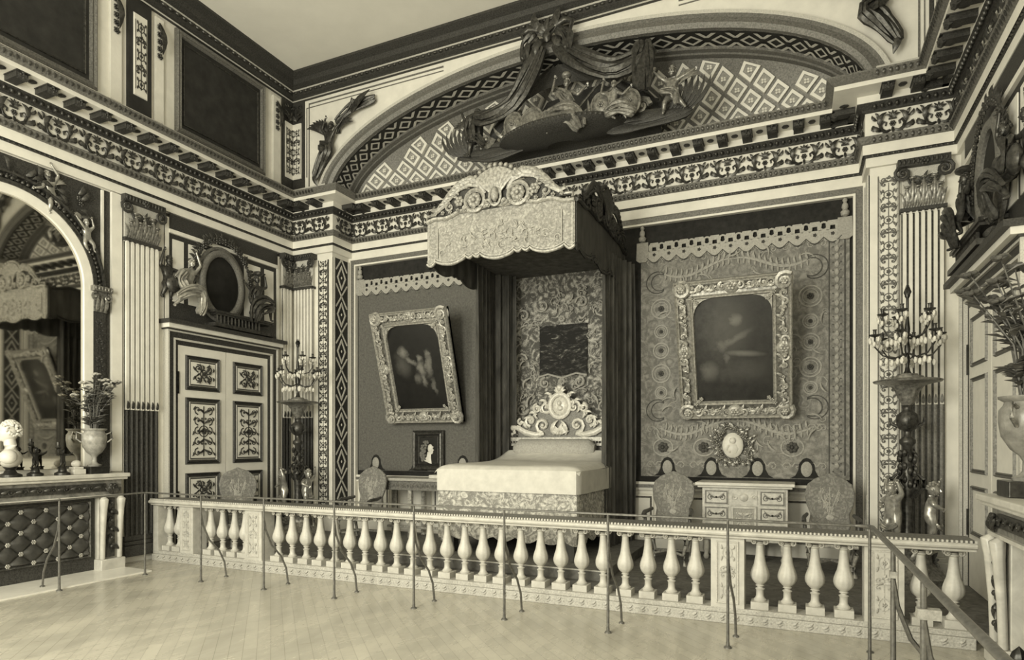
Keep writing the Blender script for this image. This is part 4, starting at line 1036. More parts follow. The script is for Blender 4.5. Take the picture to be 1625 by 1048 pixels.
# curtains
def curtain(pth, zt, zb, amp, n=60, waist=None):
    m = MB(); cum = [0]
    for i in range(1, len(pth)): cum.append(cum[-1]+(Vector(pth[i])-Vector(pth[i-1])).length)
    def f(u, v):
        s = u*cum[-1]; k = 0
        while k < len(pth)-2 and s > cum[k+1]: k += 1
        a, b = Vector(pth[k]), Vector(pth[k+1]); q = (s-cum[k])/(cum[k+1]-cum[k]); p = a.lerp(b, q); d = (b-a).normalized(); nn = Vector((d.y, -d.x))
        cen = (Vector(pth[0])+Vector(pth[-1]))/2
        w = 1
        if waist: w = 1-waist*sin(PI*min(1, v*1.05))**2*.6
        p = cen+(p-cen)*w; p = p+nn*amp*(sin(u*n+.8*sin(v*3))+.35*sin(u*n*2.3+1))*(1-.3*v)
        return (p.x, p.y, zb+(zt-zb)*v)
    m.grid(f, 180, 20); return m
obj('curtain', curtain([(-4.62, 8.9), (-4.68, 9.6), (-4.36, 9.86)], 4.6, PZ, .05, 44), 'velvet', bed, label='dark curtain on the door side of the bed')
obj('curtain', curtain([(-2.58, 8.95), (-2.50, 9.6), (-2.36, 9.95)], 4.6, PZ, .05, 44), 'velvet', bed, label='dark curtain on the chest side of the bed')

# =================================================================== TAPESTRY WALL
def wallhanging(x0, x1, label, F=FB(0, 0, Y2-.02), rich=True):
    t = thing('tapestry', label, 'tapestry', ((x0+x1)/2, Y2-.04, 1.2))
    m = MB(F)
    nz = max(2, int((x1-x0)/.12))
    m.box(x0, x1, 1.24, 4.80, 0, .02)
    x = x0+.36; 
    obj('field', m, 'tapestry_field' if rich else 'tapestry_plain', t)
    # pendant tabs at the hem
    step = .66 if rich else .95; x = x0+.42
    while x < x1-.15:
        h = MB(F); h.prism([(x-.22, 1.25), (x+.22, 1.25), (x+.15, 1.29), (x+.11, 1.37), (x+.10, 1.46), (x+.05, 1.53), (x, 1.55), (x-.05, 1.53), (x-.10, 1.46), (x-.11, 1.37), (x-.15, 1.29)], .021, .030)
        hg = obj('hem_gap', h, 'black_cloth', t); h = MB(F); h.ell((x, 1.385, .035), (.078, .115, .02), 14, 7); obj('hem_lappet', h, 'applique_mid', t); x += step
    # lambrequin of scallops and tabs
    l = MB(F); w = .215; n = int((x1-x0-.2)/w); w = (x1-x0-.2)/n
    for i in range(n):
        c = x0+.1+(i+.5)*w; a = w/2
        l.prism([(c-a, 4.80)]+[(c+a*cos(PI+PI*k/8), 4.70+.08*sin(PI+PI*k/8)) for k in range(9)]+[(c+a, 4.80)], .02, .045)
        q = c+a*0; l.prism([(q-.075, 4.79), (q-.035, 4.80), (q-.03, 4.86), (q+.03, 4.86), (q+.035, 4.80), (q+.075, 4.79), (q+.09, 4.88), (q+.06, 4.93), (q-.06, 4.93), (q-.09, 4.88)], .02, .045)
        if i < n-1: ring(l, c+a, 4.86, .05, .055, .018, .035, 12, 4)
    obj('lambrequin', l, 'applique_light', t)
    e = MB(F); e.tube([(x0+.1+i*w/6, 4.70-.085*abs(sin(PI*i/6)), .045) for i in range(6*n+1)], .009, 4)
    for i in range(n): rosette(e, x0+.1+(i+.5)*w, 4.74, .03, .045, 5)
    obj('braid', e, 'applique_dark', t)
    if rich:
        a = MB(F); b = MB(F); z = .022; fm = lambda p, q, h: (p, q, z+h)
        def cres(x, y, r, s):
            P = [(x-s*(r*cos(u)), y+r*sin(u)) for u in [R(-125+250*k/16) for k in range(17)]]+[(x-s*(r*.78*cos(u)-.02-r*.12), y+r*.78*sin(u)) for u in [R(118-236*k/16) for k in range(17)]]
            b.strip(P, .014, fm, .008, True)
        for x, s in ((x0+.32, 1), (x1-.50, -1)):
            for y in (4.30, 2.28): cres(x+(-.06*s), y, .17, s)
            for y, r in ((3.88, .15), (3.52, .10), (3.22, .12), (2.86, .14), (2.56, .09)): ring(a, x, y, r, r, .014, z, 20, 4); ring(a, x, y, r*.7, r*.7, .008, z, 18, 4); rosette(b, x, y, r*.35, z, 7)
        x = x0+.35
        while x < x1-.25: ring(a, x, 1.70, .15, .13, .014, z, 20, 4); rosette(b, x, 1.70, .09, z, 7); x += .62
        for y0_ in (4.45, 2.0):
            for s, xx in ((1, x0+.30), (-1, x1-.45)):
                p = [(xx+s*(i/14)*1.1, y0_-.10*sin(i/14*PI*1.6), z) for i in range(15)]
                a.tube(p, [.012, .03, .03, .008], 4, .5)
                for i in range(1, 14): leaf(a, p[i][0], p[i][1], (PI/2-s*.7), .13, .018, s*.5, z); leaf(a, p[i][0], p[i][1], (-PI/2+s*.5), .10, .016, -s*.5, z)
        for y in (1.98, 1.42, 4.62): 
            x = x0+.15
            while x < x1-.2: scroll(a, x, y, .07, 0, 1.2, 1, .012, z, 8); scroll(a, x+.15, y, .07, PI, 1.2, -1, .012, z, 8); x += .33
        # border column with studs
        for xx in (x1-.16, ):
            b.tube([(xx-.10, 1.3, z), (xx-.10, 4.65, z)], .010, 4); b.tube([(xx+.10, 1.3, z), (xx+.10, 4.65, z)], .012, 4)
            for k in range(30): leaf(a, xx, 1.4+.11*k, PI/2, .09, .03, 0, z); b.ell((xx-.05, 1.36+.11*k, z+.005), (.012, .012, .008), 5, 3); b.ell((xx+.05, 1.36+.11*k, z+.005), (.012, .012, .008), 5, 3)
        rg = random.Random(5)
        for k in range(60):
            x = rg.uniform(x0+.2, x1-.3); y = rg.uniform(1.45, 4.6); scroll(a, x, y, rg.uniform(.05, .10), rg.uniform(0, 6), 1.1, rg.choice((-1, 1)), .009, z, 8)
            leaf(a, x, y, rg.uniform(0, 6), .2, .014, .8, z)
        obj('embroidered_motifs', a, 'applique_mid', t); obj('dark_motifs', b, 'applique_dark', t)
    # hanging tassel pieces at the ends
    for xx in ((x0+.03, x1-.06) if rich else (x0+.06,)):
        s = MB(F); s.lathe([(.01, 4.95), (.05, 4.97), (.06, 5.02), (.03, 5.05), (.045, 5.08), (.04, 5.12), (.02, 5.15), (.035, 5.18), (.02, 5.21)], 10, (xx, 0, .05), axis='y'); s.prism([(xx-.10, 4.68), (xx-.05, 4.64), (xx+.05, 4.64), (xx+.10, 4.68), (xx+.09, 4.95), (xx-.09, 4.95)], .02, .05); obj('tassel', s, 'applique_mid', t)
    return t
wallhanging(-2.28, AR-.2, 'richly embroidered tapestry with crescents and rosettes behind the chest of drawers')
wallhanging(AL+.2, -4.9, 'plainer dark tapestry left of the bed, behind the leaning painting', rich=False)

# =================================================================== PICTURES
def picture(name, label, cat, xc, w, L, zb, yb, lean, mat, arch=True, fw=.26):
    t = thing(name, label, cat, (xc, yb, zb)); t.rotation_euler = (lean, 0, 0)
    F = Matrix(((1,0,0,0),(0,0,-1,0),(0,1,0,0),(0,0,0,1)))     # local: x right, y up(z), z out(-y)
    c = MB(); c.box(-w/2+fw*.7, w/2-fw*.7, -.035, -.02, fw*.7, L-fw*.7)
    cv = obj('canvas', c, mat, t, local=True)
    # recentre canvas object so paint coords are local to its middle
    me = cv.data
    for v in me.vertices: v.co.z -= L/2
    cv.location = (0, 0, L/2)
    f = MB(F); f.mi = 1; frame_rect(f, -w/2, w/2, 0, L, fw, .03, .08); f.box(-w/2+.02, w/2-.02, .02, L-.02, -.01, .015); f.mi = 0
    frame_rect(f, -w/2, w/2, 0, L, .065, .05, .13); frame_rect(f, -w/2+fw-.06, w/2-fw+.06, fw-.06, L-fw+.06, .06, .04, .09)
    for s in (-1, 1): pass
    if arch:
        for s in (-1, 1):   # rounded upper corners
            x1_ = s*(w/2-fw); y1_ = L-fw; r = .24
            P = [(x1_, y1_), (x1_, y1_-r)]+[(x1_-s*r+s*r*cos(PI/2*k/8), y1_-r+r*sin(PI/2*k/8)) for k in range(9)]
            if s > 0: P = P[::-1]
            f.prism(P, .03, .08)
    obj('frame', f, ['pale_gilding', 'bright_gilding'], t, local=True)
    o = MB(F)
    # carved running ornament and corner cartouches
    def run(x0, y0, x1, y1):
        Ld = math.hypot(x1-x0, y1-y0); n = max(3, int(Ld/.13)); ang = math.atan2(y1-y0, x1-x0)
        for i in range(n):
            u = (i+.5)/n; x = x0+(x1-x0)*u; y = y0+(y1-y0)*u
            scroll(o, x, y, .04, ang+PI/2, 1.1, 1 if i % 2 else -1, .014, .10, 7); leaf(o, x, y, ang+(.5 if i % 2 else -.5), .11, .022, .5, .10)
    a = fw*.5
    run(-w/2+a, a, w/2-a, a); run(-w/2+a, L-a, w/2-a, L-a); run(-w/2+a, a, -w/2+a, L-a); run(w/2-a, a, w/2-a, L-a)
    for sx in (-1, 1):
        for sy in (0, 1):
            x = sx*(w/2-a*.8); y = a*.8 if sy == 0 else L-a*.8; s2 = 1 if sy else -1
            scroll(o, x, y, .12, PI/4, 1.6, sx*s2, .036, .12, 16); rosette(o, x, y, .055, .14)
            o.ell((x, y, .06), (.13, .13, .04), 14, 6)
            for q in (0, 1):
                dx, dy = (-sx, 0) if q else (0, -s2)
                for k in range(3): scroll(o, x+dx*(.16+.10*k), y+dy*(.16+.10*k), .06-.01*k, math.atan2(dy, dx), 1.2, (1 if k % 2 else -1), .02, .11); rosette(o, x+dx*(.21+.10*k)-sx*.03, y+dy*(.21+.10*k)-s2*.03, .03, .11, 5)
            for k in range(3): rosette(o, x-sx*(.13+.04*k), y-s2*(.13+.04*k), .035, .10, 5)
    for (x, y, an) in ((0, a*.8, -PI/2), (0, L-a*.8, PI/2), (-w/2+a*.8, L/2, PI), (w/2-a*.8, L/2, 0)):
        rosette(o, x, y, .07, .12); o.ell((x, y, .08), (.11, .11, .05), 12, 6)
        for s in (-1, 1):
            scroll(o, x-s*sin(an)*.12, y+s*cos(an)*.12, .06, an, 1.3, s, .022, .11); scroll(o, x-s*sin(an)*.24, y+s*cos(an)*.24, .045, an+PI, 1.2, -s, .018, .10)
            leaf(o, x, y, an+s*.8, .10, .022, s*.6, .11)
    obj('frame_carving', o, 'pale_gilding', t, local=True)
    return t
fam = paint_mat('painting_group', .012, [(-.25, .28, .10, .12, .3, .26), (-.30, .05, .16, .22, .3, .09), (-.12, .12, .16, .05, -.6, .22), (.08, -.02, .09, .16, .1, .26), (.24, .05, .08, .24, -.1, .22), (.10, -.22, .06, .14, .2, .22), (.06, .16, .06, .07, 0, .24), (.25, .24, .06, .07, 0, .20), (-.02, -.2, .08, .1, 0, .14), (.3, -.35, .05, .16, .2, .15)])
sing = paint_mat('painting_single', .03, [(.04, .42, .10, .11, .3, .20), (.0, .14, .30, .06, .5, .17), (-.16, .06, .08, .12, 0, .15), (.12, -.06, .28, .05, -.1, .17), (-.34, -.30, .14, .16, 0, .13), (-.1, -.12, .06, .1, 0, .13), (-.1, .3, .35, .5, 0, .07), (.1, -.3, .4, .2, 0, .05)])
ang = math.atan2(.58, 1.94)
picture('painting', 'dark painting of a woman with children, frame leaning out left of the bed', 'painting', -6.21, 1.58, 2.03, 2.16, Y2-.13, R(17.0), fam)
picture('painting', 'large dark painting in a pale carved frame, leaning out above the chest of drawers', 'painting', -.84, 1.565, 2.04, 2.16, Y2-.13, R(20.0), sing)
# small profile portrait
t = thing('profile_portrait', 'small framed profile portrait with long curled hair, standing above the side table', 'portrait', (-6.2, Y2-.08, 1.27))
F = FB(-6.2, 0, Y2-.08); mb = MB(F); frame_rect(mb, -.33, .33, 1.27, 2.0, .09, .02, .06); frame_rect(mb, -.22, .22, 1.38, 1.90, .03, .02, .03); obj('frame', mb, 'gilding', t)
mb = MB(F); mb.box(-.25, .25, 1.34, 1.93, .0, .015); obj('ground', mb, 'picture_dark', t)
mb = MB(F)
mb.ell((.04, 1.665, .02), (.055, .085, .025), 12, 8); mb.prism([(.07, 1.72), (.115, 1.70), (.095, 1.66), (.125, 1.635), (.10, 1.62), (.105, 1.59), (.08, 1.56), (.02, 1.58), (.0, 1.72)][::-1], .012, .032)
mb.tube([(.02, 1.6, .02), (.01, 1.5, .02), (-.02, 1.42, .02)], [.04, .05, .11], 8, .3); obj('face', mb, 'bust_marble', t, label='pale profile face')
mb = MB(F); rg = random.Random(2)
for k in range(60): u = rg.random(); mb.ell((-.03-.09*sin(u*PI*.8)+rg.uniform(-.05, .045), 1.80-.36*u, .03), (.03, .026, .02), 6, 4)
obj('hair', mb, 'hair_brown', t)
# round relief in a flower wreath
t = thing('wreath_relief', 'small white relief inside a round carved flower wreath under the large painting', 'wall relief', (-.885, Y2-.08, 1.40))
F = FB(-.885, 1.73, Y2-.08); mb = MB(F); mb.ell((0, 0, .02), (.15, .19, .03), 18, 8); mb.ell((0, .07, .05), (.05, .055, .03)); mb.ell((0, -.05, .045), (.08, .09, .025)); mb.tube([(-.05, .0, .05), (-.09, -.08, .05), (-.03, -.1, .06)], .02, 6); obj('medallion', mb, 'bust_marble', t)
mb = MB(F); rg = random.Random(11)
for k in range(40):
    a = 2*PI*k/40; r = rg.uniform(.20, .30); rosette(mb, r*cos(a), r*sin(a)*1.05, rg.uniform(.03, .055), .02, 5); leaf(mb, r*cos(a), r*sin(a), a+rg.uniform(-1, 1), .1, .02, .4, .01)
obj('wreath', mb, ['bright_gilding'], t)

# =================================================================== FURNITURE
def armchair():
    t = thing('armchair', '', 'armchair', (0, 0, 0), 0, None)
    # local: faces -Y, back at +Y
    s = MB(); s.grid(lambda u, v: (-.33+.66*u, -.34+.60*v, .47+.05*sin(PI*u)**.5*sin(PI*v)**.5), 12, 12); s.box(-.33, .33, -.34, .26, .40, .47); obj('seat', s, 'chair_cloth', t, local=True, bevel=.015)
    fr_ = MB(); fr_.box(-.34, .34, -.35, .27, .36, .40); obj('seat_frame', fr_, 'pale_gilding', t, local=True, bevel=.01)
    b = MB(); P = [(-.27, .50), (.27, .50), (.29, .62), (.27, .72), (.33, .86), (.35, 1.0), (.31, 1.12), (.2, 1.2), (.08, 1.24), (0, 1.27), (-.08, 1.24), (-.2, 1.2), (-.31, 1.12), (-.35, 1.0), (-.33, .86), (-.27, .72), (-.29, .62)]
    b.M = Matrix.Translation((0, .24, 0)) @ Matrix.Rotation(R(-7), 4, 'X') @ Matrix(((1,0,0,0),(0,0,-1,0),(0,1,0,0),(0,0,0,1)))
    b.prism(P, -.03, .03); bo = obj('backrest', b, 'chair_cloth', t, local=True, bevel=.02)
    w = MB(b.M); w.tube([(x, y, 0) for x, y in P+[P[0]]], .022, 6); 
    ar = MB(b.M); rg = random.Random(6); ar.tube([(0, .66, .03), (-.04, .80, .032), (-.12, .95, .03)], .008, 4); ar.tube([(0, .66, .03), (.05, .85, .032), (.13, 1.05, .03)], .008, 4); ar.tube([(0, .66, .03), (.0, .9, .032), (.0, 1.08, .03)], .008, 4)
    for k in range(26):
        a = rg.uniform(0, 6.28); q = rg.uniform(.03, 1)**.5; rosette(ar, .17*q*cos(a), .90+.19*q*sin(a), rg.uniform(.016, .036), .028, 5)
    ar.ell((0, .68, .03), (.06, .04, .01), 8, 5)
    obj('woven_bouquet', ar, 'applique_light', bo, local=True)
    for sx in (-1, 1):
        a = MB(); a.tube([(sx*.32, .20, .72), (sx*.36, .02, .70), (sx*.37, -.16, .70), (sx*.37, -.24, .67), (sx*.37, -.22, .63)], [.025, .03, .03, .03, .02], 8); a.tube([(sx*.36, -.14, .69), (sx*.35, -.18, .55), (sx*.34, -.22, .40)], [.025, .03, .03], 8); obj('armrest', a, 'wood_dark', t, local=True)
        for yy in (-.29, .22):
            l = MB(); l.tube([(sx*.29, yy, .38), (sx*.31, yy-.01, .28), (sx*.28, yy, .14), (sx*.30, yy, .03), (sx*.30, yy, 0)], [.045, .035, .024, .03, .035], 8); obj('leg', l, 'pale_gilding', t, local=True)
    st_ = MB(); st_.tube([(-.29, -.28, .13), (0, -.04, .17), (.29, .22, .13)], .018, 6); st_.tube([(.29, -.28, .13), (0, -.04, .17), (-.29, .22, .13)], .018, 6); obj('stretcher', st_, 'pale_gilding', t, local=True)
    return t
ac = armchair(); ac['label'] = 'high-backed flowered armchair between the bed curtain and the chest of drawers'; ac.location = (-1.64, 9.03, PLAT); ac.scale = (.86, .92, 1); ac['group'] = 'armchairs in the bed alcove'
dup(ac, (.39, 9.1, PLAT), 0, 'high-backed flowered armchair right of the chest of drawers')
dup(ac, (-6.87, 8.93, PLAT), 0, 'high-backed flowered armchair at the left end of the alcove, beside the side table')
dup(ac, (-8.20, 7.62, PLAT), R(62), 'high-backed flowered armchair standing before the panelled double door')
# chest of drawers
t = thing('chest_of_drawers', 'pale inlaid chest of drawers under the large painting', 'chest', (-.70, 9.65, PLAT))
x0, x1, y0, y1 = -1.25, -.12, 9.46, 10.02
mb = MB(); mb.box(x0, x1, y0, y1, .38, 1.13)
for x in (x0+.05, x1-.05, (x0+x1)/2-.22, (x0+x1)/2+.22):
    for y in (y0+.05, y1-.05): mb.lathe([(.03, PLAT), (.045, .14), (.03, .18), (.05, .25), (.04, .38)], 8, (x, y, 0))
obj('case', mb, 'ivory_inlay', t, bevel=.006)
mb = MB(); mb.box(x0-.06, x1+.06, y0-.06, y1+.02, 1.13, 1.16); mb.box(x0-.09, x1+.09, y0-.09, y1+.02, 1.16, 1.205); obj('marble_slab', mb, 'bust_marble', t, bevel=.01)
for (a, b) in ((x0+.03, x0+.36), (x1-.36, x1-.03)):
    for k in range(3):
        z = .42+.235*k; m = MB(FB(0, 0, y0)); m.box(a, b, z, z+.21, 0, .015); dw = obj('drawer', m, 'ivory_inlay', t, bevel=.004)
        g = MB(FB(0, 0, y0-.015)); frame_rect(g, a+.01, b-.01, z+.01, z+.2, .018, .002, .008)
        for s in (-1, 1): scroll(g, (a+b)/2+s*.08, z+.10, .045, PI/2, 1.2, -s, .008, .002); leaf(g, (a+b)/2, z+.1, (0 if s > 0 else PI), .13, .012, s*.6, .002)
        obj('inlay', g, 'grey_moulding', dw); kk = MB(FB(0, 0, y0-.015)); kk.ell(((a+b)/2, z+.105, .012), .016, 8, 6); obj('knob', kk, 'bronze', dw)
m = MB(FB(0, 0, y0)); a, b = x0+.39, x1-.39; m.box(a, b, .42, .88, 0, .012); dd = obj('cupboard_door', m, 'applique_mid', t); g = MB(FB(0, 0, y0-.012)); frame_rect(g, a+.01, b-.01, .43, .87, .03, .003, .012); panel_arab(g, a+.06, b-.06, .50, .80, .01, .003); obj('inlay', g, 'ivory_inlay', dd)
m = MB(FB(0, 0, y0)); m.box(a, b, .90, 1.10, 0, .012); m.ell(((a+b)/2, 1.0, .015), (.06, .06, .02), 12, 6)
for s in (-1, 1): scroll(m, (a+b)/2+s*.13, 1.0, .04, 0, 1.2, s, .01, .016)
obj('clock_panel', m, 'ivory_inlay', t)
# side table left of the bed
t = thing('side_table', 'carved side table with square legs between the armchair and the bed', 'table', (-6.2, 9.6, PLAT))
x0, x1, y0, y1 = -6.92, -5.45, 9.35, 9.98
mb = MB(); mb.box(x0, x1, y0, y1, 1.10, 1.15); obj('table_top', mb, 'applique_light', t, bevel=.01)
mb = MB(); mb.box(x0+.04, x1-.04, y0+.04, y1-.04, .94, 1.10); F = FB(0, 0, y0+.04); mb.M = F
x = x0+.1
while x < x1-.1: rosette(mb, x, 1.02, .035, .0, 5); mb.ell((x+.05, 1.02, .0), (.012, .05, .012), 5, 4); x += .10
obj('apron', mb, 'grey_moulding', t)
for x in (x0+.08, -6.2, x1-.08):
    for y in (y0+.1, y1-.1):
        mb = MB(); mb.box(x-.035, x+.035, y-.035, y+.035, PLAT+.04, .94); mb.lathe([(.05, PLAT), (.055, PLAT+.03), (.04, PLAT+.05)], 8, (x, y, 0)); obj('leg', mb, 'pale_gilding', t)
mb = MB(); mb.box(x0+.1, x1-.1, 9.62, 9.68, .24, .28); obj('stretcher', mb, 'pale_gilding', t)
mb = MB(); mb.box(-5.86, -5.56, 9.5, 9.75, 1.15, 1.21); tag(obj('book', mb, 'bust_marble', None, origin=(-5.7, 9.6, 1.15), bevel=.006), 'pale flat box lying on the side table by the bed', 'box')

# =================================================================== CANDELABRUM STANDS
PUT = dict(pel=(0, .36, 0), che=(0, .60, .02), hea=(.01, .80, .04), elL=(-.20, .56, .06), haL=(-.10, .50, .16), elR=(.20, .74, .04), haR=(.16, .92, .10), knL=(-.07, .18, .06), foL=(-.06, .02, .0), knR=(.09, .18, .03), foR=(.08, .02, -.02))
def torchere(label, loc):
    t = thing('candelabrum_stand', label, 'candelabrum stand', loc, 0, 'candelabrum stands')
    b = MB(); b.lathe([(.42, 0), (.42, .06), (.36, .08), (.33, .14), (.24, .20), (.22, .34), (.27, .40), (.30, .46), (.30, .50), (.16, .52)], 24, mod=lambda th, j, z: 1+.10*cos(3*th)); 
    for k in range(3):
        a = 2*PI*k/3+PI/6; M = Matrix.Rotation(a, 4, 'Z') @ Matrix(((0,0,1,.26),(1,0,0,0),(0,1,0,0),(0,0,0,1))); b.M = M
        for s in (-1, 1): scroll(b, s*.09, .14, .08, PI/2, 1.4, -s, .025, .02)
        palmette(b, 0, .2, .22, 0, 5, .03)
    b.M = Matrix.Identity(4); obj('tripod_base', b, 'bright_gilding', t, local=True)
    c = MB(); c.lathe([(.09, .50), (.07, .60), (.06, .75), (.07, .95), (.09, 1.10), (.07, 1.2), (.055, 1.3), (.055, 1.62), (.09, 1.66), (.09, 1.70), (.045, 1.74), (.045, 1.80), (.10, 1.84), (.125, 1.92), (.12, 2.0), (.06, 2.05), (.055, 2.1), (.07, 2.12)], 18)
    for k in range(9):
        a = k*.7
        for zz in (1.18, 1.34, 1.50): c.ell((.085*cos(a), .085*sin(a), zz+.05*sin(a*2)), (.03, .03, .05), 6, 4)
    for k in range(6): a = k*PI/3; c.tube([(.07*cos(a), .07*sin(a), 1.0), (.16*cos(a), .16*sin(a), 1.12), (.17*cos(a), .17*sin(a), 1.22), (.09*cos(a), .09*sin(a), 1.30)], [.02, .03, .025, .01], 6)
    for k in range(4): a = k*PI/2; c.tube([(.10*cos(a), .10*sin(a), 1.86), (.17*cos(a), .17*sin(a), 1.90), (.18*cos(a), .18*sin(a), 1.97)], [.02, .02, .015], 6)
    obj('column', c, 'gilding', t, local=True)
    h = MB(); h.lathe([(.05, 2.10), (.06, 2.13), (.10, 2.22), (.13, 2.30), (.17, 2.355), (.28, 2.385), (.36, 2.40), (.37, 2.42), (.34, 2.43), (.18, 2.435), (.17, 2.47), (.12, 2.475), (.11, 2.50), (.03, 2.51)], 32, mod=lambda th, j, z: 1+(.05*cos(12*th) if 2.2 < z < 2.36 else 0)); obj('dish', h, 'bright_gilding', t, local=True)
    for k in range(3):
        a = -PI/2+k*2*PI/3+PI/3+.25
        f = MB(Matrix.Rotation(a, 4, 'Z') @ Matrix(((0,0,1,.24),(1,0,0,0),(0,1,0,.53),(0,0,0,1)))); figure(f, PUT, .72, 1.55, 1.6)
        cloth(f, [(-.10, .16, .08), (0, .12, .10), (.10, .17, .07)], .05, 3, .018); obj('putto', f, 'polished_gilding', t, local=True)
    # girandole with crystal drops
    g = MB(); g.lathe([(.05, 2.505), (.03, 2.54), (.02, 2.60), (.03, 2.66), (.018, 2.72), (.035, 2.80), (.018, 2.9), (.03, 3.05), (.015, 3.2), (.015, 3.42), (.03, 3.45), (.01, 3.55)], 10)
    for k in range(5): leaf(MB(), 0, 0, 0, .1, .02) ; g.tube([(0, 0, 3.42), (.03*cos(k*1.256), .03*sin(k*1.256), 3.50), (.015*cos(k*1.256), .015*sin(k*1.256), 3.58)], [.01, .016, .003], 5)
    obj('candelabrum_stem', g, 'bronze', t, local=True)
    n = 0
    for (m, r, z0, z1, off) in ((6, .36, 2.76, 2.98, .2), (5, .26, 3.0, 3.24, .6)):
        for k in range(m):
            a = off+2*PI*k/m; ca, sa = cos(a), sin(a); w = MB()
            w.tube([(0, 0, z0), (r*.35*ca, r*.35*sa, z0-.06), (r*.75*ca, r*.75*sa, z0-.03), (r*ca, r*sa, z0+.08), (r*ca, r*sa, z1)], [.012, .011, .010, .010, .012], 6)
            w.lathe([(.012, z1-.02), (.06, z1), (.065, z1+.012), (.02, z1+.015), (.018, z1+.06), (.026, z1+.075)], 12, (r*ca, r*sa, 0)); am = obj('arm', w, 'gilding', t, local=True)
            d = MB()
            for q in range(7):
                b_ = 2*PI*q/7; zz = z1-.05-.03*(q % 3); d.ell((r*ca+.055*cos(b_), r*sa+.055*sin(b_), zz), (.018, .018, .036), 6, 4)
            for q in range(4): u = .3+.17*q; d.ell((r*u*ca, r*u*sa, z0-.10-.02*(q % 2)), (.022, .022, .045), 6, 4)
            obj('crystal_drop', d, 'glass_drop', am, local=True)
    return t
t = torchere('gilded candelabrum stand with cherubs in front of the bright right-hand pilaster', (1.22, 9.02, PLAT))
dup(t, (-8.36, 9.02, PLAT), R(8), 'gilded candelabrum stand with cherubs in the far corner beside the double door')

# =================================================================== WALL SCULPTURE
def sculpt(name, label, cat, F, fn, mats, depth=None, loc=None):
    mb = MB(F); fn(mb); xs = [v[0] for v in mb.v]; ys = [v[1] for v in mb.v]; zs = [v[2] for v in mb.v]
    o = obj(name, mb, mats, None, origin=((min(xs)+max(xs))/2, (min(ys)+max(ys))/2, min(zs))); tag(o, label, cat); return o
def at(mb, x, y, z=0, rot=0, sx=1): return mb.M @ Matrix.Translation((x, y, z)) @ Matrix.Rotation(rot, 4, 'Z') @ Matrix.Diagonal((sx, 1, 1, 1))
def put(mb, M, P, s, **k):
    o = mb.M; mb.M = M; figure(mb, P, s, **k); mb.M = o
SEAT = dict(pel=(0, .30, .05), che=(.02, .55, .08), hea=(.04, .73, .10), elL=(-.20, .62, .10), haL=(-.16, .82, .10), elR=(.22, .50, .12), haR=(.34, .60, .12), knL=(-.16, .20, .24), foL=(-.24, -.02, .18), knR=(.18, .24, .24), foR=(.30, .02, .18))
RECL = dict(pel=(0, .20, .06), che=(-.14, .40, .08), hea=(-.20, .57, .10), elL=(-.32, .30, .10), haL=(-.38, .14, .14), elR=(.02, .52, .12), haR=(.10, .66, .12), knL=(.20, .30, .16), foL=(.34, .08, .14), knR=(.26, .18, .16), foR=(.46, .04, .12))
FLY = dict(pel=(0, .30, .08), che=(.05, .52, .10), hea=(.10, .70, .12), elL=(-.10, .66, .14), haL=(-.02, .84, .14), elR=(.24, .62, .14), haR=(.38, .74, .14), knL=(-.16, .20, .14), foL=(-.26, .02, .08), knR=(.06, .10, .14), foR=(-.10, -.06, .08))
ARM = dict(PUT); ARM.update(elL=(-.22, .66, .08), haL=(-.30, .86, .10), elR=(.22, .62, .08), haR=(.36, .70, .10), knL=(-.12, .20, .12), foL=(-.16, .02, .04))
# central group above the bed
gy = Y1+.02
rel = thing('relief_group', 'gilded carved group of figures under a draped pavilion, high above the bed', 'sculpture group', (CX+.2, Y1-.1, 6.44))
def relpart(name, label, cat, F, fn, mats): mb = MB(F); fn(mb); return obj(name, mb, mats, rel, label=label)
F = FB(CX+.10, 0, gy)
def base(mb):
    mb.M = FB(CX+.22, 6.50, gy+.10) @ Matrix.Diagonal((1, 1, .55, 1))
    mb.lathe([(.25, -.07), (.75, -.05), (1.0, .02), (1.08, .07), (1.04, .13), (.2, .15)], 40, (-.05, .08, .22), axis='y', a0=PI, a1=2*PI)
    for i in range(40): a = PI*i/39; mb.ell((-.05+1.07*cos(a), .17, .22+1.07*sin(a)), (.03, .03, .03), 5, 4)
    for s in (-1, 1):
        cloth(mb, [(s*.7, .10, .35), (s*1.1, .10, .35), (s*1.5, .13, .30), (s*1.95, .20, .22)], .20, 5, .06)
        for k in range(8): leaf(mb, s*(1.55+.05*k), .16, (PI/2-s*(.75+.09*k)), .52, .035, s*.7, .28)
relpart('relief_ledge', 'curved carved ledge with palm leaves under the figures above the bed', 'relief', F, base, 'dark_moulding')
def trophy(mb):
    mb.M = FB(CX+.15, 6.62, gy+.40)
    for (x, y, r) in ((-.42, .22, .20), (-.16, .16, .17), (.72, .26, .16), (1.15, .22, .15), (-.75, .28, .15)):
        mb.ell((x, y, .62), (r, r*1.25, .08), 14, 8); ring(mb, x, y, r, r*1.25, .025, .64, 20); rosette(mb, x, y, .05, .70)
    for s in (-1, 1):
        mb.tube([(s*.2, .15, .55), (s*1.0, .75, .4)], .022, 6); mb.tube([(s*.1, .15, .55), (s*.7, .85, .4)], .018, 6); scroll(mb, s*1.3, .20, .13, 0, 1.4, s, .045, .5)
        for k in range(5): leaf(mb, s*(.3+.15*k), .12, PI/2-s*(.2+.25*k), .35, .03, s*.4, .5)
    mb.tube([(-1.0, .2, .4), (-.8, .5, .4), (-.72, .62, .4)], [.10, .07, .03], 8)
relpart('war_trophy', 'carved shields and trophies heaped round the seated figure above the bed', 'relief', F, trophy, 'bright_gilding')
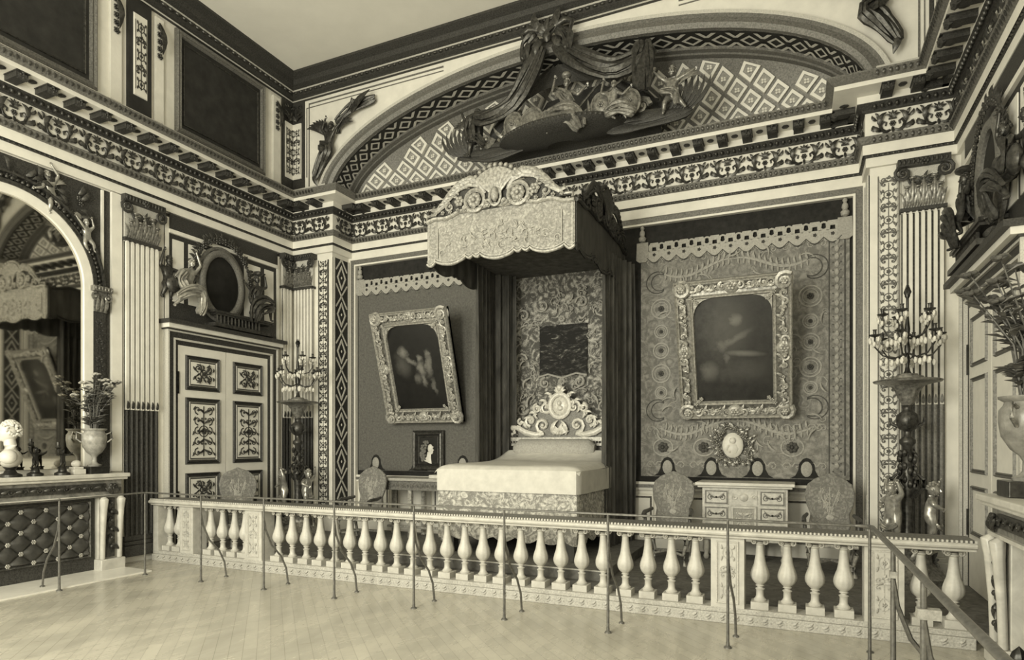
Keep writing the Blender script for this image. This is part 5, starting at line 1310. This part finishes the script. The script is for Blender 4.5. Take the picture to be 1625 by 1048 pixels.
def woman(mb):
    put(mb, FB(CX+.30, 6.58, gy-.22), SEAT, 1.0)
    mb.M = FB(CX+.30, 6.58, gy-.24) @ Matrix.Scale(.8, 4); cloth(mb, [(-.3, .32, .2), (-.05, .25, .32), (.25, .15, .36), (.4, -.1, .28)], .34, 5, .06); cloth(mb, [(-.1, .75, .2), (.05, .6, .22), (.2, .45, .2)], .16, 4, .04); mb.ell((.05, 1.05, .12), (.10, .07, .10))
relpart('seated_woman', 'gilded seated woman in draped robe at the centre of the group above the bed', 'sculpture', F, woman, 'bright_gilding')
def captive(mb):
    put(mb, FB(CX+1.05, 6.52, gy-.26), {**SEAT, 'knL': (-.10, .22, .2), 'foL': (.10, .04, .2)}, .80)
    mb.M = FB(CX+1.05, 6.52, gy-.28) @ Matrix.Scale(.75, 4); cloth(mb, [(-.1, .18, .2), (.2, .22, .25), (.5, .1, .2)], .2, 4, .05)
relpart('captive', 'gilded crouching bare-chested figure right of the seated woman above the bed', 'sculpture', F, captive, 'bright_gilding')
def lput(mb):
    put(mb, FB(-4.92, 6.60, gy-.05), ARM, .86, chub=1.3, hs=1.4); mb.M = FB(-4.92, 6.60, gy-.08); wing(mb, -.08, .42, PI*.8, .36, 0, -1); cloth(mb, [(-.1, .3, .1), (.05, .25, .12), (.18, .1, .1)], .10, 3, .03)
relpart('cherub', 'dark gilded cherub holding up the left end of the carved canopy above the bed', 'sculpture', F, lput, 'gilding')
def rput(mb):
    A = dict(ARM); A.update(elR=(.24, .64, .08), haR=(.42, .72, .08), elL=(-.2, .7, .06), haL=(-.32, .84, .06), knR=(.14, .22, .10), foR=(.26, .06, .05))
    put(mb, FB(-1.68, 6.60, gy-.12), A, .76, chub=1.3, hs=1.4); mb.M = FB(-1.68, 6.60, gy-.14) @ Matrix.Scale(.8, 4); wing(mb, .12, .5, .5, .4, 0, 1); cloth(mb, [(-.2, .4, .1), (.05, .32, .14), (.12, .10, .1)], .10, 4, .03)
relpart('cherub', 'gilded flying cherub with arms out at the right end of the carved canopy', 'sculpture', F, rput, 'bright_gilding')
def canopyd(mb):
    mb.M = FB(CX, 0, gy-.05)
    # two swags fall from the crest and frame a quilted pavilion
    cloth(mb, [(-.12, 8.02, .2), (-.30, 7.65, .22), (-.62, 7.25, .18), (-1.10, 7.14, .12), (-1.42, 7.22, .1)], .22, 6, .06)
    cloth(mb, [(.15, 8.02, .2), (.45, 7.72, .22), (.95, 7.42, .2), (1.30, 7.46, .15), (1.62, 7.66, .1)], .26, 6, .065)
    cloth(mb, [(1.52, 7.72, .15), (1.48, 7.4, .18), (1.50, 7.0, .15)], .24, 5, .06); cloth(mb, [(-1.38, 7.24, .12), (-1.42, 7.0, .14), (-1.4, 6.8, .12)], .14, 4, .045)
    def pav(u, v):
        a = PI*u; r = .22+1.30*v; x = -r*cos(a)*(.98 if a < PI/2 else 1.12); return (x+.1*v, 7.92-v*(.95-.62*sin(a))-.35*v*v*(1-sin(a))+.02*sin(u*50), -.30+.10*sin(a)+.035*sin(u*44)*v)
    mb.mi = 1; mb.grid(pav, 60, 12); mb.grid(pav, 60, 12, flip=True)
    mb.M = FB(CX+.12, 0, Y2+.05); mb.prism([(-1.4, 6.5), (1.5, 6.5), (1.45, 7.25), (.9, 7.45), (.5, 7.7), (-.45, 7.6), (-.75, 7.2), (-1.35, 6.95)], -.02, .02); mb.M = FB(CX, 0, gy-.05); mb.mi = 0
    for s in (-1, 1): cloth(mb, [(s*.18, 8.2, .25), (s*.34, 8.06, .28), (s*.36, 7.85, .25)], .12, 3, .05)
relpart('carved_pavilion', 'gilded carved pavilion drapery spreading from the crest over the figures', 'relief', F, canopyd, ['gilding', 'dark_moulding'])
def crestf(mb):
    mb.M = FB(CX, 8.18, gy-.16)
    for s in (-1, 1):
        mb.tube([(0, .02, .1), (s*.14, .08, .14), (s*.30, .14, .14), (s*.42, .08, .14), (s*.38, -.02, .12), (s*.30, .02, .12)], [.04, .055, .05, .045, .035, .025], 8); leaf(mb, s*.05, .0, PI/2-s*.9, .4, .08, s*.5, .1); leaf(mb, s*.08, -.05, -PI/2+s*.9, .3, .07, -s*.5, .1)
    mb.ell((0, -.02, .12), (.08, .12, .06)); palmette(mb, 0, .0, .24, .14, 5, .05)
relpart('carved_crest', 'scrolled crest at the top of the arch from which the carved canopy hangs', 'relief', F, crestf, 'gilding')
# spandrel figures
def span(s, x, z):
    def f(mb):
        M = FB(x, z, Y1-.04) @ Matrix.Diagonal((s, 1, 1, 1)); 
        A = dict(FLY)
        put(mb, M, A, .95)
        mb.M = M; wing(mb, .0, .50, PI*.75, .55, .02, -1, 8); wing(mb, .15, .55, .6, .45, .02, 1, 7); cloth(mb, [(-.15, .35, .12), (.05, .22, .2), (-.1, .05, .15), (-.3, -.25, .1)], .2, 5, .045)
        mb.tube([(.30, .62, .14), (.55, .95, .12), (.62, 1.05, .12)], [.012, .018, .05], 8); cloth(mb, [(.2, .72, .1), (.5, .88, .1), (.8, .96, .08), (1.05, 1.02, .06)], .16, 4, .035)
        leaf(mb, .5, .80, .35, .6, .07, .2, .08); leaf(mb, -.3, -.1, -PI/2, .3, .06, .2, .06)
    return f
sculpt('winged_figure_sculpture', 'dark winged trumpeter carved in the left corner above the arch', 'sculpture', F, span(1, -8.03, 7.02), 'gilding')
sculpt('winged_figure_sculpture', 'dark winged figure carved in the right corner above the arch', 'sculpture', F, span(-1, .88, 7.15), 'gilding')
# overdoor on the left: oval portrait held by figures
def overdoor(F, s, labs):
    """s: +1 when local x runs towards the far wall"""
    c = s*7.82
    t = thing('oval_portrait', labs[0], 'portrait', tuple((F @ Vector((c, 3.9, .1)))))
    m = MB(F); ring(m, c, 4.44, .40, .53, .06, .10, 36, 8); ring(m, c, 4.44, .48, .62, .03, .07, 36, 6); obj('frame', m, 'grey_moulding', t)
    m = MB(F); m.ell((c, 4.44, .06), (.42, .53, .05), 28, 8); obj('canvas', m, 'picture_dark', t)
    def wr(mb):
        rg = random.Random(4); mb.M = F
        for k in range(34): a = PI*(-.05+1.1*k/33); rosette(mb, c+.58*cos(a), 4.50+.68*sin(a), rg.uniform(.04, .07), .12, 5); leaf(mb, c+.58*cos(a), 4.5+.68*sin(a), a+rg.uniform(-.8, .8), .14, .03, .4, .1)
    m = MB(F); wr(m); obj('flower_garland', m, 'gilding', t)
    def f1(mb):
        M = F @ Matrix.Translation((c-s*.66, 3.98, .04)) @ Matrix.Diagonal((s, 1, 1, 1)); put(mb, M, {**SEAT, 'elR': (.20, .72, .12), 'haR': (.12, .92, .12), 'elL': (-.18, .56, .1), 'haL': (-.30, .44, .14), 'knL': (-.18, .10, .2), 'foL': (-.36, -.08, .16), 'knR': (.12, .16, .26), 'foR': (.14, -.1, .2)}, .92)
        mb.M = M; cloth(mb, [(-.30, .06, .2), (-.12, .18, .24), (.1, .2, .24), (.16, .0, .2), (.14, -.14, .15)], .16, 5, .035); cloth(mb, [(-.1, .5, .14), (-.2, .35, .16), (-.14, .2, .2)], .12, 3, .03)
    sculpt('seated_figure_sculpture', labs[1], 'sculpture', F, f1, 'polished_gilding' if s > 0 else 'gilding')
    def f2(mb):
        M = F @ Matrix.Translation((c-s*.98, 4.02, .02)) @ Matrix.Diagonal((s, 1, 1, 1)); put(mb, M, {**ARM, 'haL': (-.14, .98, .1)}, .74, chub=1.25, hs=1.35); mb.M = M; mb.ell((.02, .22, .12), (.12, .14, .06), 12, 6)
    sculpt('cherub_sculpture', labs[2], 'sculpture', F, f2, 'gilding')
    def f3(mb):
        M = F @ Matrix.Translation((c+s*.72, 4.02, .08)) @ Matrix.Diagonal((-s, 1, 1, 1)); put(mb, M, SEAT, .92); mb.M = M; cloth(mb, [(-.25, .24, .2), (.0, .22, .28), (.2, .1, .28), (.2, -.12, .2)], .28, 5, .04); cloth(mb, [(.1, .5, .14), (.2, .3, .16), (.1, .12, .2)], .14, 3, .03); mb.ell((.02, .78, .1), (.09, .05, .09))
    sculpt('seated_figure_sculpture', labs[3], 'sculpture', F, f3, 'gilding')
    def f4(mb):
        mb.M = F; lo, hi = min(c-s*.3, c+s*1.0), max(c-s*.3, c+s*1.0); mb.box(lo, hi, 3.70, 3.76, 0, .28); mb.box(lo+.05, hi-.05, 3.90, 3.93, 0, .24)
        k = lo+.1
        while k < hi-.3: mb.tube([(k, 3.74, .2), (k, 3.92, .2)], .02, 6); k += .075
        mb.box(lo, hi, 3.93, 3.97, 0, .26)
    sculpt('carved_rail', labs[4], 'relief', F, f4, 'gilding')
overdoor(FL(0, 0), 1, ('dark oval portrait in a gilded frame above the left double door', 'gilded seated figure raising an arm, left of the dark oval portrait', 'small gilded child with raised arm at the far left of the oval portrait', 'gilded helmeted figure seated right of the dark oval portrait', 'dark carved railing below the oval portrait on the left wall'))
overdoor(FR(0, 0), -1, ('oval portrait above the right-hand door, mostly cut off by the picture edge', 'dark gilded seated figure at the near end above the right-hand door', 'dark gilded child at the near end above the right-hand door', 'dark gilded figure with dangling feet seated above the right-hand door', 'dark carved railing above the right-hand door'))
# cherubs lying on the mirror arch
for (y_, z_, sx_, ro, sc_, lab, P) in ((5.20, 4.80, 1, .25, .60, 'gilded cherub with raised arm at the top of the mirror arch', {**ARM, 'haR': (.12, 1.0, .1), 'elR': (.22, .80, .08), 'elL': (-.2, .52, .1), 'haL': (-.34, .50, .1)}), (5.56, 4.44, -1, -.15, .50, 'gilded cherub sliding down the lower right side of the mirror arch', FLY)):
    def fc(mb):
        M = FL(y_, z_, XL+.03) @ Matrix.Rotation(ro, 4, 'Z') @ Matrix.Diagonal((sx_, 1, 1, 1)); put(mb, M, P, sc_, chub=1.25, hs=1.3)
        mb.M = M; wing(mb, .05, .36, .5, .18, .0, 1, 5)
    sculpt('cherub_sculpture', lab, 'sculpture', F, fc, 'polished_gilding')
def vine(mb):
    mb.M = FL(0, 0, XL+.02); rg = random.Random(8)
    for k in range(26):
        a = rg.uniform(.7, 1.9); r = MR+.32+rg.random()*.3; x, y = MY+r*cos(a), MZ+r*sin(a)
        if y > 5.24: y = 5.24
        leaf(mb, x, y-.05, rg.uniform(0, 6), .16, .035, .5, .03); rosette(mb, x, y-.1, .04, .03, 5)
sculpt('carved_foliage', 'dark carved foliage filling the corner above the mirror arch', 'relief', F, vine, 'gilding')

# =================================================================== MANTEL OBJECTS
MZT = 1.345
def bust():
    x, y = -8.76, 4.56; z = MZT
    t = thing('marble_bust', 'white marble bust of a curly-haired person on the left mantelpiece', 'bust', (x, y, z))
    m = MB(); m.lathe([(.12, z), (.12, z+.03), (.07, z+.05), (.05, z+.09), (.08, z+.13)], 16, (x, y, 0)); obj('socle', m, 'bronze', t)
    m = MB(Matrix.Translation((x, y, z+.13)) @ Matrix.Rotation(R(-35), 4, 'Z'))  # faces -Y then turned
    m.ell((0, 0, .10), (.20, .12, .12), 18, 10); m.ell((-.14, .0, .12), (.09, .09, .09), 12, 8); m.ell((.14, .0, .12), (.09, .09, .09), 12, 8)
    m.tube([(0, 0, .16), (0, .0, .26), (0, -.01, .34)], [.10, .065, .06], 14)
    for k in range(5): m.tube([(-.16+.03*k, -.07, .20-.03*k), (0, -.125, .08-.015*k), (.16, -.08, .16-.02*k)], .014, 6)
    m.ell((0, -.02, .42), (.085, .10, .125), 18, 12); m.ell((0, -.045, .35), (.058, .062, .055), 12, 8)
    m.tube([(0, -.115, .445), (0, -.145, .40), (0, -.12, .392)], [.010, .020, .014], 7)
    for s in (-1, 1): m.ell((s*.034, -.105, .435), (.018, .012, .010), 8, 5); m.tube([(s*.014, -.118, .455), (s*.055, -.10, .455)], .009, 5); m.ell((s*.086, .0, .41), (.012, .02, .03), 8, 5)
    m.ell((0, -.112, .362), (.026, .010, .008), 8, 5); m.ell((0, -.098, .325), (.024, .022, .018), 8, 5)
    obj('head_and_shoulders', m, 'bust_marble', t)
    h = MB(m.M); rg = random.Random(9)
    for k in range(220):
        th = rg.uniform(-PI, PI); ph = rg.uniform(0, 2.0); X_, Y_, Z_ = sin(ph)*sin(th), -sin(ph)*cos(th), cos(ph)
        if Y_ < -.35 and Z_ < .5: continue
        if Z_ < -.2 and Y_ < 0: continue
        h.ell((X_*.098, Y_*.11, .43+Z_*.13), (.017, .017, .017), 6, 4)
    obj('curly_hair', h, 'bust_marble', t)
bust()
def flowervase(label, x, y, z, s, lean, seed, vm='vase_marble', spread=.34, hgt=.75, nb=13):
    t = thing('flower_vase', label, 'vase', (x, y, z))
    m = MB(); m.box(x-.13*s, x+.13*s, y-.13*s, y+.13*s, z, z+.10*s); obj('plinth', m, 'bronze', t, bevel=.008)
    z0 = z+.10*s
    m = MB(); m.lathe([(r*s, z0+q*s) for r, q in ((.08, 0), (.085, .02), (.05, .035), (.032, .06), (.03, .12), (.045, .15), (.09, .19), (.135, .27), (.15, .36), (.148, .43), (.125, .46), (.12, .48), (.15, .50), (.152, .515), (.11, .51))], 28, (x, y, 0), mod=lambda th, j, q: 1+(.03*cos(14*th) if z0+.15*s < q < z0+.30*s else 0)); obj('urn', m, vm, t)
    m = MB()
    for q in (-1, 1): m.tube([(x+q*.14*s*.6, y+q*.14*s*.8, z0+.44*s), (x+q*.2*s*.6, y+q*.2*s*.8, z0+.47*s), (x+q*.21*s*.6, y+q*.21*s*.8, z0+.38*s), (x+q*.15*s*.6, y+q*.15*s*.8, z0+.33*s)], .012*s, 6)
    obj('handle', m, 'bright_gilding', t)
    rg = random.Random(seed); st_ = MB(); fl = MB(); lf = MB()
    for k in range(nb):
        a = 2*PI*k/nb+rg.uniform(-.3, .3); q = rg.uniform(.3, 1); H = hgt*rg.uniform(.55, 1)*s; rr = spread*q*s
        P = [Vector((x+.04*s*cos(a), y+.04*s*sin(a), z0+.50*s)), Vector((x+rr*.35*cos(a), y+rr*.35*sin(a), z0+.5*s+H*.5)), Vector((x+rr*cos(a)+lean[0]*H, y+rr*sin(a)+lean[1]*H, z0+.5*s+H))]
        st_.tube(P, [.008*s, .006*s, .004*s], 5)
        for q_ in P: q_.x = min(max(q_.x, XL+.16), XR-.16)
        e = P[2]
        for b in range(6): w = b*PI/3; fl.ell((e.x+.03*s*cos(w), e.y+.03*s*sin(w), e.z+.01*s*sin(b*3)), (.024*s, .024*s, .014*s), 6, 4)
        fl.ell((e.x, e.y, e.z+.01), (.016*s,)*3, 6, 4)
        for b in range(13):
            u = .2+.063*b; c = P[0].lerp(P[1], min(1, u*1.2)) if u < .5 else P[1].lerp(P[2], (u-.5)*2); w = rg.uniform(0, 6.28); L = rg.uniform(.07, .14)*s
            d = Vector((cos(w), sin(w), .5)).normalized(); lf.tube([c, c+d*L*.5, c+d*L-Vector((0, 0, .02*s))], [.004*s, .024*s, .003*s], 5, .4)
    obj('stems', st_, 'leaf_dark', t); obj('blossoms', fl, 'blossom' if seed == 1 else 'leaf_dark', t); obj('leaves', lf, 'leaf_dark', t)
    return t
flowervase('grooved marble urn of tall flowers at the far end of the left mantelpiece', -8.80, 5.60, MZT, 1.0, (.05, .05), 1, nb=20, spread=.30)
flowervase('marble urn with dark flowering branches on the right-hand mantelpiece', 1.60, 6.00, MZT, 1.25, (-.10, .05), 2, vm='dark_vase_marble', spread=.30, hgt=.85, nb=22)
def bronzef(x, y, lab, h=.40):
    z = MZT; t = thing('bronze_candlestick', lab, 'candlestick', (x, y, z))
    m = MB(); m.lathe([(.09, z), (.09, z+.03), (.05, z+.05), (.045, z+.09), (.06, z+.11)], 14, (x, y, 0)); obj('foot', m, 'bronze', t)
    m = MB(Matrix.Translation((x, y, z+.10)) @ Matrix(((0,0,1,0),(1,0,0,0),(0,1,0,0),(0,0,0,1)))); figure(m, ARM, h*.72, 1.3, 1.35); obj('figure', m, 'bronze', t)
    m = MB(); m.lathe([(.015, z+h-.02), (.035, z+h), (.02, z+h+.02), (.022, z+h+.07)], 10, (x+.03, y-.07, 0)); m.tube([(x+.03, y-.07, z+h*.8), (x+.03, y-.07, z+h)], .01, 6); obj('socket', m, 'bronze', t)
bronzef(-8.80, 4.86, 'dark bronze figure candlestick just right of the marble bust')
bronzef(-8.72, 5.14, 'dark bronze figure candlestick between the marble bust and the flower urn', .36)
m = MB(); m.box(-8.86, -8.70, 5.27, 5.43, MZT, MZT+.07); m.box(-8.84, -8.72, 5.29, 5.41, MZT+.07, MZT+.10); m.ell((-8.78, 5.35, MZT+.14), (.05, .07, .05)); tag(obj('marble_ornament', m, 'bust_marble', None, origin=(-8.78, 5.35, MZT), bevel=.006), 'small pale marble ornament beside the flower urn on the left mantelpiece', 'ornament')
# andiron in front of the right-hand fireplace
t = thing('andiron', 'dark ornate andiron with a flaming finial by the right-hand fireplace', 'andiron', (1.22, 4.75, 0))
m = MB(); m.lathe([(.16, 0), (.16, .04), (.10, .07), (.08, .12), (.12, .18), (.13, .24), (.07, .28), (.05, .31), (.09, .34), (.04, .38), (.03, .40), (.05, .44), (.035, .49), (.0, .53)], 20, (1.22, 4.75, 0), mod=lambda th, j, z: 1+.08*cos(8*th))
for k in range(6): a = k*PI/3; m.tube([(1.22+.1*cos(a), 4.75+.1*sin(a), .1), (1.22+.18*cos(a), 4.75+.18*sin(a), .2), (1.22+.15*cos(a), 4.75+.15*sin(a), .3)], [.02, .03, .01], 6)
obj('urn_body', m, 'bronze', t)
